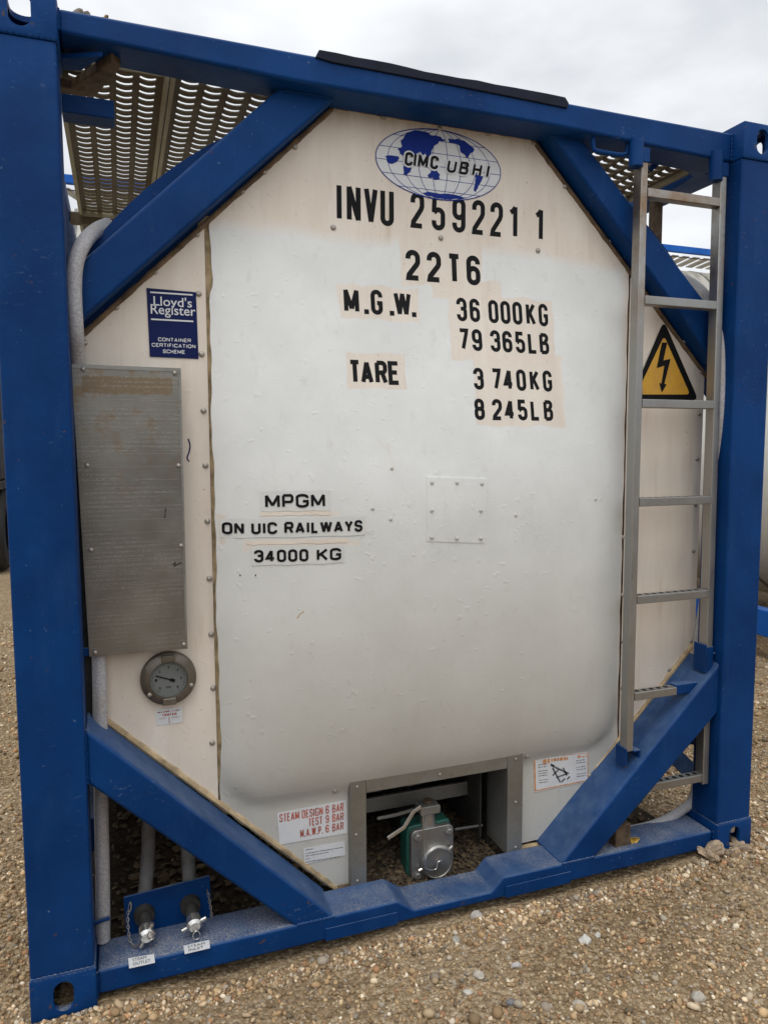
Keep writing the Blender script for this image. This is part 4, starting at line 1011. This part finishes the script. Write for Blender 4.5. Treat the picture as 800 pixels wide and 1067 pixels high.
# ---- steam connections in the lower left triangle
SM = tag(empty('steam_manifold')); SM.parent = TC
pq = [xz(a, b_, .15) for a, b_ in ((128.5, 936), (218.5, 913), (221, 958), (133, 988))]
MB().prism(pq, .15, .158).build('manifold_plate', BLUE, SM, .002)
for (px, py, tx, ty, mode) in ((149, 971, 150, 946, 0), (201, 957, 198, 936, 1)):
    c_ = at(tx, ty+6, .15); e_ = at(px, py, .06); e_ = Vector((c_.x+.004, .062, c_.z-.012))
    MB().tube([(c_.x, .151, c_.z), (c_.x+.001, .13, c_.z-.001)], [.030, .028], 18).build('nipple_collar', DARK, SM)
    MB().tube([(c_.x, .15, c_.z), (e_.x, .085, e_.z+.004)], .0185, 16).build('nipple', DARK, SM)
    MB().tube([(e_.x, .088, e_.z+.004), (e_.x, .060, e_.z), (e_.x+.0005, .052, e_.z-.001)], [.021, .022, .015], 16).build('cap', CHROME, SM)
    ang = math.radians(20 if mode else 62); dx, dz = .036*math.cos(ang), .036*math.sin(ang)
    MB().tube([(e_.x-dx, .066, e_.z-dz), (e_.x+dx, .066, e_.z+dz)], .0062, 10).build('cap_handle', CHROME, SM)
    loop = [(e_.x+.01*math.cos(t)+(.012 if not mode else .004), .05, e_.z+.013*math.sin(t)+(.006 if not mode else -.024)) for t in np.linspace(0, 5.6, 14)]
    MB().tube(loop, .0018, 6).build('safety_pin', CHROME, SM)
    # pipe rising behind the plate
    t_ = at(tx+(4 if not mode else -3), 862, .30); MB().tube(spline([(c_.x, .158, c_.z), (c_.x+.005, .22, c_.z+.01), (t_.x, .30, c_.z+.12), (t_.x+.004, .31, t_.z+.1)], 6), .021, 12).build('steam_pipe', LAGGING, SM)
def chain(pts, parent):
    P = spline([Vector(p) for p in pts], 8); m = MB(); L_ = 0; last = P[0]; k = 0
    for i in range(1, len(P)):
        d = P[i]-last
        if d.length > .0075:
            c_ = (P[i]+last)/2; t_ = d.normalized(); s_ = t_.cross(Vector((0, 1, 0)) if k % 2 else Vector((1, .3, 0))).normalized()
            m.tube([c_+t_*.0065*math.cos(a)+s_*.0032*math.sin(a) for a in np.linspace(0, 2*PI, 9)], .0011, 5, False); last = P[i]; k += 1
    m.build('chain', STEEL_DULL, parent)
chain([at(134, 946, .14), at(133, 957, .12), at(134, 972, .1), at(137, 984, .085), at(143, 987, .075), at(149, 978, .065)], SM)
chain([at(216, 928, .14), at(218, 938, .125), at(220, 950, .11), at(220, 958, .1)], SM)
MB().tube(spline([at(134, 944, .14), at(136, 940, .138), at(136.5, 947, .137), at(133.5, 953, .137)], 5), .0016, 6).build('chain_hook', CHROME, SM)
for body, q_, a, b_ in (('STEAM\nOUTLET', ((133.5, 999), (160.5, 994.5), (161.5, 1003.5), (134.5, 1009.5)), 0, 0), ('STEAM\nINLET', ((191, 986), (218, 979.8), (218.8, 988.3), (192.5, 994.5)), 0, 0)):
    ST = tag(empty('port_sticker')); ST.parent = TC
    P = [at(x, y, Z=.0945) for x, y in q_]; zt = .0938
    m = MB(); n = 4; m.add([(p.x, p.y, zt) for p in P]+[(p.x, p.y, zt+.001) for p in P], [(3, 2, 1, 0), (4, 5, 6, 7), (0, 1, 5, 4), (1, 2, 6, 5), (2, 3, 7, 6), (3, 0, 4, 7)]); m.build('sticker_base', WHITEV, ST, smooth=False)
    v, f = text_mesh(body, 0); lo, hi = v.min(0), v.max(0); v = (v-lo)/(hi-lo); m = MB()
    O, U, V_ = P[3], P[2]-P[3], P[0]-P[3]
    m.add([tuple((O+U*(.16+.68*s)+V_*(.15+.7*t)).xy)+(zt+.0016,) for s, t in v], f); m.build('lettering', BLACK, ST, smooth=False)

# ---- valve recess with stainless surround
RF = tag(empty('valve_recess')); RF.parent = TC
yr = .150
fo = [(.921, .082), (.921, .440), (1.549, .440), (1.549, .085)]; ix0, ix1, iz = .975, 1.489, .394
m = MB(); m.box(fo[0][0], ix0, yr, .30, .080, .440); m.box(ix1, fo[2][0], yr, .30, .080, .440); m.box(ix0+.0005, ix1-.0005, yr+.0015, .30, iz, .4395)
m.build('surround', STEEL_DULL, RF, .002)
for p in ((372, 820), (371, 870), (372, 918), (458, 807), (537, 791), (537, 836), (537, 883)): rivet(*p, RF, s=.6, yy=yr)
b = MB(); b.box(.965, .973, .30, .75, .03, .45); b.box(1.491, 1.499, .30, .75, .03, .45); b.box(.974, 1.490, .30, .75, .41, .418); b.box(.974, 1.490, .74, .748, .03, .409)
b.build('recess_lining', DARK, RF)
z1 = at(440, 829, .36).z; m = MB(); m.box(.974, 1.47, .36, .375, z1-.030, z1+.022); m.build('cross_bar', STEEL_DULL, RF, .003)
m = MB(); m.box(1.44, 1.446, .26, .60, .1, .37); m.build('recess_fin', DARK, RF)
# ---- discharge valve
DV = tag(empty('discharge_valve')); DV.parent = TC
yv = .21; c_ = at(450, 888, yv); vx, vz = c_.x, c_.z
def rrect(cx, cz, w, h, r, n=5):
    out = []
    for sx, sz, a0 in ((1, 1, 0), (-1, 1, 90), (-1, -1, 180), (1, -1, 270)):
        out += [(cx+sx*(w/2-r)+r*math.cos(math.radians(a0+90*i/n)), cz+sz*(h/2-r)+r*math.sin(math.radians(a0+90*i/n))) for i in range(n+1)]
    return out
fwid = at(472, 888, yv).x-at(428, 888, yv).x; fh = at(450, 862, yv).z-at(450, 914, yv).z
MB().prism(rrect(vx, vz, fwid, fh, .022), yv-.006, yv+.016).build('flange', STEEL, DV, .004)
MB().prism(rrect(vx-.004, vz+.004, fwid*1.04, fh*1.03, .016), yv+.017, yv+.085).build('valve_body', GREEN, DV, .008)
MB().tube([(vx, yv+.085, vz), (vx, yv+.36, vz+.05)], [.065, .055], 20).build('outlet_pipe', DARK, DV)
cxv, czv = vx+.012, vz-.028
MB().lathe_y(cxv, czv, [(.062, yv-.006), (.060, yv-.020), (.052, yv-.028), (.050, yv-.024), (.012, yv-.026), (.0005, yv-.030)], 36).build('blanking_cap', STEEL, DV)
for sx, sz in ((-1, 1), (1, 1), (-1, -1), (1, -1)):
    MB().lathe_y(vx+sx*fwid*.37, vz+sz*fh*.38, [(.013, yv-.006), (.013, yv-.016), (.009, yv-.018), (.0005, yv-.018)], 6).build('flange_bolt', STEEL_RUST, DV, smooth=False)
for px, py in ((438.5, 907), (470, 884)):
    p = at(px, py, yv-.02); d = Vector((p.x-cxv, 0, p.z-czv)).normalized(); MB().tube([(p.x-d.x*.03, yv-.016, p.z-d.z*.03), (p.x+d.x*.008, yv-.018, p.z+d.z*.008)], .0055, 10).build('cap_lug', CHROME, DV)
MB().tube(spline([at(a, b_, yv-.033) for a, b_ in ((442, 905), (446, 890), (455, 884.5), (466, 886))], 6), .0022, 6).build('cap_wire', CHROME, DV)
MB().tube(spline([at(a, b_, yv-.036) for a, b_ in ((440, 842), (441, 870), (441.5, 890), (444, 905), (454, 906), (456, 899), (460, 897))], 5), .002, 6).build('chain', CHROME, DV)
zc = vz+fh/2
MB().lathe_y(0, 0, [(.5, 0)], 3)
MB().tube([(vx-.004, yv+.03, zc-.01), (vx-.004, yv+.03, zc+.05)], [.03, .024], 14).build('valve_neck', STEEL_RUST, DV)
MB().prism(rrect(vx-.006, zc+.060, .075, .03, .008), yv-.002, yv+.05).build('lever_yoke', STEEL_DULL, DV, .003)
MB().tube([(vx-.006, yv+.024, zc+.06), (vx-.006, yv+.024, zc+.088)], .017, 6).build('spindle_nut', RUSTY, DV)
def lever(pix, y, name='lever', w=.012):
    P = [at(a, b_, y) for a, b_ in pix]; m = MB(); 
    pts = [(p.x, p.z) for p in P]; mb = MB(); ribbon(mb, pts, w, yflat(y), 0); n = len(mb.v); v2 = [(x, y_+.007, z) for x, y_, z in mb.v]
    fs = mb.f+[tuple(i+n for i in f[::-1]) for f in mb.f]
    for i in range(len(pts)-1): a = 2*i; fs += [(a, a+n, a+2+n, a+2), (a+1, a+3, a+3+n, a+1+n)]
    e_ = 2*(len(pts)-1); fs += [(0, 1, 1+n, n), (e_, e_+n, e_+1+n, e_+1)]
    m.add(mb.v+v2, fs); m.build(name, CHROME if y < .25 else STEEL, DV, .0015)
lever(((404, 874.5), (421, 863), (431, 846.5), (439, 841)), yv-.004, 'lever', .013)
lever(((393, 853.5), (412, 850), (434, 843.5)), yv+.05, 'lever', .011)
lever(((474, 865), (503, 860.5)), yv+.055, 'lever', .008)

# dirt and dead leaves that fill the recess floor
random.seed(5)
def crumbs(n, place, size, cols, name, flatness=.6):
    m = MB(); col = []
    for i in range(n):
        x, y, z = place(i); s = size(); Rm = Matrix.Rotation(random.uniform(0, 6), 3, 'Z') @ Matrix.Rotation(random.uniform(-.6, .6), 3, 'X'); base = random.choice(cols); k = random.uniform(.7, 1.2)
        sc = Vector((random.uniform(.8, 1.5), random.uniform(.6, 1.), random.uniform(.3, 1.)*flatness*1.3))
        vs = [Vector((x, y, z))+Rm @ Vector(((v[0]*sc.x)*random.uniform(.75, 1.2), v[1]*sc.y*random.uniform(.75, 1.2), v[2]*sc.z))*s for v in IV]
        m.add(vs, [tuple(f) for f in IF]); col += [(base[0]*k, base[1]*k, base[2]*k, 1)]*12
    me = m.mesh(name); ca = me.color_attributes.new('stone', 'FLOAT_COLOR', 'POINT'); ca.data.foreach_set('color', [c for q_ in col for c in q_])
    return link(name, me, PEBBLE, smooth=False)
BROWN = [(.045, .03, .017), (.075, .05, .028), (.03, .022, .015), (.11, .075, .042), (.06, .044, .03)]
def pl0(i):
    x = random.uniform(.2, 2.2); y = .17+abs(random.gauss(0, .8)); return x, min(y, 3), float(ground_h(x, min(y, 3)))+.016+random.uniform(0, .012)
tag(crumbs(2600, pl0, lambda: random.uniform(.006, .02), BROWN, 'rotted_leaves', .3), 'rotted brown leaves scattered on the dark soil under the tank', 'leaves', None, 'stuff')
def pl(i):
    x = random.uniform(.98, 1.48); y = random.uniform(.157, .72); return x, y, .035+.075*max(0, (y-.16))+.012*math.sin(9*x)*math.sin(7*y+1)+random.uniform(0, .008)
tag(crumbs(1900, pl, lambda: random.uniform(.004, .013), BROWN, 'leaf_litter', .35), 'brown leaf litter and dirt heaped under the valve in the recess', 'dirt', None, 'stuff')
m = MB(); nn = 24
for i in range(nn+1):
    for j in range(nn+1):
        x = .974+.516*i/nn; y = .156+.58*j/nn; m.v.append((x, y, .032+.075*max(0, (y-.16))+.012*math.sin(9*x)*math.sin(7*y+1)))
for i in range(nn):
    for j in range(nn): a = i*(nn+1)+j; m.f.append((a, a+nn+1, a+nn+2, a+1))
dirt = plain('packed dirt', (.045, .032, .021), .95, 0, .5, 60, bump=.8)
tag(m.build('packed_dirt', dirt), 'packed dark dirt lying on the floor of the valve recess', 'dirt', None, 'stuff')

# ------------------------------------------------------------------ small separate things
def clod(name, label, cat, loc, s, seed, cols, group=None, mat=None, squash=.7, sub=3, rough=.32):
    rs = np.random.default_rng(seed); b = bmesh.new(); bmesh.ops.create_icosphere(b, subdivisions=sub, radius=1)
    ph = rs.uniform(0, 6, (6, 3)); fr = rs.normal(0, 2.2, (6, 3))
    for v in b.verts:
        p = np.array(v.co[:]); d = 1+rough*sum(math.sin(float(fr[k]@p)+ph[k, 0])*.28 for k in range(6)); q_ = p*d
        nz = mnoise.fractal(Vector(p)*2.2+Vector((seed, 0, 0)), .8, 2.2, 5)*.30*rough; q_ = q_*(1+nz)
        v.co = (q_[0]*s*1.15, q_[1]*s*.9, max(-.55, q_[2])*s*squash)
    me = bpy.data.meshes.new(name); b.to_mesh(me); b.free()
    o = link(name, me, mat or plain(label[:20], cols, .9, 0, .3, 40, bump=.6), smooth=True); o.location = loc; o.rotation_euler = (0, 0, float(rs.uniform(0, 6))); return tag(o, label, cat, group)
def onground(px, py, s): p = at(px, py, Z=0.); return (p.x, p.y, float(ground_h(np.array(p.x), np.array(p.y)))+s*.3)
ST = [((610, 980), .017, (.60, .58, .53), 'pale angular stone, the largest lying on open gravel before the container'),
      ((496, 953), .017, (.44, .41, .37), 'grey stone close under the lowered middle of the blue rail'),
      ((475, 977), .014, (.42, .39, .34), 'grey stone a hand below the lowered rail, left of centre'),
      ((623, 974), .010, (.55, .52, .46), 'small cream stone just right of the largest pale stone'),
      ((538, 1006), .012, (.50, .48, .45), 'oval light grey stone by itself in mid gravel'),
      ((498, 1015), .014, (.47, .43, .36), 'beige round stone low on the gravel, left of the oval grey one'),
      ((602, 1049), .016, (.50, .45, .37), 'buff stone at the bottom edge of the picture below the largest pale stone'),
      ((727, 1042), .018, (.46, .42, .36), 'tan stone lying in the bottom right corner of the gravel'),
      ((487, 1032), .013, (.52, .49, .43), 'slanted pale stone near the bottom edge, left of centre'),
      ((532, 1044), .013, (.20, .20, .21), 'dark grey stone near the bottom edge among pale gravel')]
for i, (p, s, c_, lab) in enumerate(ST): clod('stone', lab, 'stone', onground(*p, s), s, 100+i, c_, 'larger stones on the gravel', None, .75, 2, .32)
# mud packed against the far corner
clod('mud_clump', 'dried mud clump packed against the far right bottom corner casting', 'mud', (2.235, .012, .022), .038, 31, (.38, .29, .20), None, None, .75, 5, 1.3)
clod('mud_clump', 'smaller dried mud lump under the oval hole of the far right casting', 'mud', (2.365, -.008, .016), .026, 35, (.36, .275, .19), None, None, .7, 5, 1.3)
for i, (px, s, lab) in enumerate(((85, .019, 'grey dirt lump on the left end of the top rail'), (97, .010, 'tiny dirt crumb between two lumps on the top rail'), (109, .012, 'brown dirt lump on the top rail, right of the grey one'))):
    p = at(px, 10+.19*(px-85), .07); clod('dirt_lump', lab, 'dirt', (p.x, .085, 2.576), s, 50+i, (.22, .19, .16) if i != 2 else (.28, .17, .08), None, None, .8, 3, .8)
# yellow scrap on the lower rail
p = [at(a, b_, .045) for a, b_ in ((656.5, 873), (667, 873.5), (664, 878), (660, 881.5), (657, 878))]
m = MB(); cs = at(661, 876, .055)
m.add([tuple(v) for v in p]+[(cs.x, .06, cs.z+.004)]+[(v.x, v.y+.0015, v.z) for v in p]+[(cs.x, .0615, cs.z+.004)], [(0, 1, 5), (1, 2, 5), (2, 3, 5), (3, 4, 5), (4, 0, 5), (7, 6, 11), (8, 7, 11), (9, 8, 11), (10, 9, 11), (6, 10, 11)]+[(i, (i+1) % 5, (i+1) % 5+6, i+6) for i in range(5)])
tag(m.build('dry_leaf', YELLOWTAG), 'small curled yellow leaf lying on the blue bottom rail beside the rusty socket', 'leaf')

# ------------------------------------------------------------------ other tank containers in the yard
def bg_container(name, label):
    """long side along x, base at z=0, centre of the footprint at the origin"""
    o = tag(empty(name), label, 'tank container', 'other tank containers in the yard'); hx, hy, H = 3.03, 1.22, 2.59
    for sx in (-1, 1):
        for sy in (-1, 1):
            MB().box(*sorted((sx*(hx-.15), sx*(hx-.01))), *sorted((sy*(hy-.15), sy*(hy-.01))), .118, H-.118).build('corner_post', BLUE_BG, o, .01)
            for z in (.059, H-.059):
                MB().box(*sorted((sx*(hx-.178), sx*hx)), *sorted((sy*(hy-.162), sy*hy)), z-.059, z+.059).build('corner_casting', BLUE_BG, o, .008)
        MB().box(*sorted((sx*(hx-.15), sx*(hx-.03))), -hy+.165, hy-.165, H-.11, H-.02).build('top_rail', BLUE_BG, o, .008)
        MB().box(*sorted((sx*(hx-.15), sx*(hx-.03))), -hy+.165, hy-.165, .02, .12).build('bottom_rail', BLUE_BG, o, .008)
        for sy in (-1, 1):
            for z0, z1 in ((.13, .75), (H-.13, H-.75)):
                m = MB(); m.tube([(sx*(hx-.09), sy*.45, z0), (sx*(hx-.09), sy*(hy-.12), z1)], .065, 4); m.build('corner_brace', BLUE_BG, o)
    for sy in (-1, 1):
        MB().box(-hx+.18, hx-.18, *sorted((sy*(hy-.09), sy*(hy-.005))), H-.12, H-.005).build('side_rail', BLUE_BG, o, .008)
        MB().box(-hx+.18, hx-.18, *sorted((sy*(hy-.10), sy*(hy-.005))), .155, .345).build('side_beam', BLUE_BG, o, .008)
    # clad tank with domed ends, axis along x
    m = MB(); m.lathe_y(0, 0, [(.02, -2.93), (.55, -2.90), (.95, -2.78), (1.09, -2.6), (1.12, -2.45), (1.12, 2.45), (1.09, 2.6), (.95, 2.78), (.55, 2.9), (.02, 2.93)], 48)
    m.v = [(y, x, z+1.33) for x, y, z in m.v]; m.build('tank_jacket', CREAM, o)
    for x in (-2.4, -.8, .8, 2.4):
        m = MB(); m.lathe_y(0, 0, [(1.121, x-.02), (1.127, x-.02), (1.127, x+.02), (1.121, x+.02)], 48); m.v = [(y, x_, z+1.33) for x_, y, z in m.v]; m.build('cladding_band', STEEL_DULL, o)
    for sy in (-1, 1):
        f = MB(); n = 22
        for i in range(n):
            x = -2.6+5.2*i/(n-1); f.add([(x, sy*1.11, 2.42), (x+.15, sy*1.11, 2.42), (x+.45, sy*.30, 2.475), (x+.30, sy*.30, 2.475), (x, sy*1.11, 2.44), (x+.15, sy*1.11, 2.44), (x+.45, sy*.30, 2.495), (x+.30, sy*.30, 2.495)], [(0, 1, 2, 3), (7, 6, 5, 4), (0, 4, 5, 1), (1, 5, 6, 2), (2, 6, 7, 3), (3, 7, 4, 0)])
        f.build('walkway_slats', plain('galvanised slats', (.40, .37, .31), .6, .3), o)
        MB().box(-2.7, 2.8, *sorted((sy*1.10, sy*1.115)), 2.405, 2.418).build('walkway_edge', GALV, o)
    return o
B1 = bg_container('distant_tank_container', 'cream tank container on the upper tier far behind, seen through the top left gap')
B1.location = (2.2, 10.25, 2.6); 
lab = [((10.4, 10.36, 2.6), 0, 'cream tank container on the upper tier behind, its blue rail seen between the ladder stiles'),
       ((2.2, 10.25, 0), 0, 'cream tank container at ground level under the upper left one of the far stack'),
       ((10.4, 10.36, 0), 0, 'cream tank container at ground level under the upper right one of the far stack'),
       ((5.72, 3.2, 0), PI/2, 'pale tank container standing close on the right, edge showing past the blue corner post')]
for loc, rz, l_ in lab:
    c_ = copy_tree(B1); c_.location = loc; c_.rotation_euler = (0, 0, rz); c_['label'] = l_
for x_, l_ in ((-4.3, 'unseen cream tank container added behind the viewer for its shade, left of the row'), (2.0, 'unseen cream tank container added behind the viewer for its shade, middle of the row'), (8.3, 'unseen cream tank container added behind the viewer for its shade, right of the row')):
    c_ = copy_tree(B1); c_.location = (x_, -6.7, 0); c_['label'] = l_  # unseen row added behind the camera to shade the lower end panel
# the one at right sits a little higher on packing, as a repeat of the same kind

# dark trailer far left
TR = tag(empty('parked_trailer', (-2.3, 8.9, 0)), 'dark covered trailer parked far off, past the left edge of the blue corner post', 'trailer')
def tl(name, mat, x0, x1, y0, y1, z0, z1, bev=.02): return MB().box(x0, x1, y0, y1, z0, z1).build(name, mat, TR, bev)
tarp = plain('black tarpaulin', (.022, .023, .026), .6, 0, .3, 6)
tl('tarpaulin_body', tarp, -1.22, 1.24, -1.2, 6.4, 1.12, 3.6, .03); tl('chassis', DARK, -.5, .5, -1.2, 6.4, .82, 1.1); tl('rear_bumper', DARK, -1.2, 1.22, -1.24, -1.14, .42, .60); tl('mudguard', DARK, .60, 1.26, -1.26, 1.3, 1.02, 1.115, .005); tl('mudguard', DARK, -1.26, -.62, -1.26, 1.3, 1.02, 1.115, .005)
for x0 in (-1.24, .92):
    for y in (-.78, .62):
        m = MB(); m.lathe_y(0, 0, [(.28, 0), (.46, .0), (.5, .04), (.5, .28), (.46, .32), (.28, .32)], 32); m.v = [(y_+x0, x_+y, z+.5) for x_, y_, z in m.v]; w = m.build('wheel', RUBBER, TR)
        m = MB(); m.lathe_y(0, 0, [(.28, .03), (.2, .08), (.08, .08), (.01, .05)], 24); m.v = [(y_+x0, x_+y, z+.5) for x_, y_, z in m.v]; m.build('rim', STEEL_DULL, w)
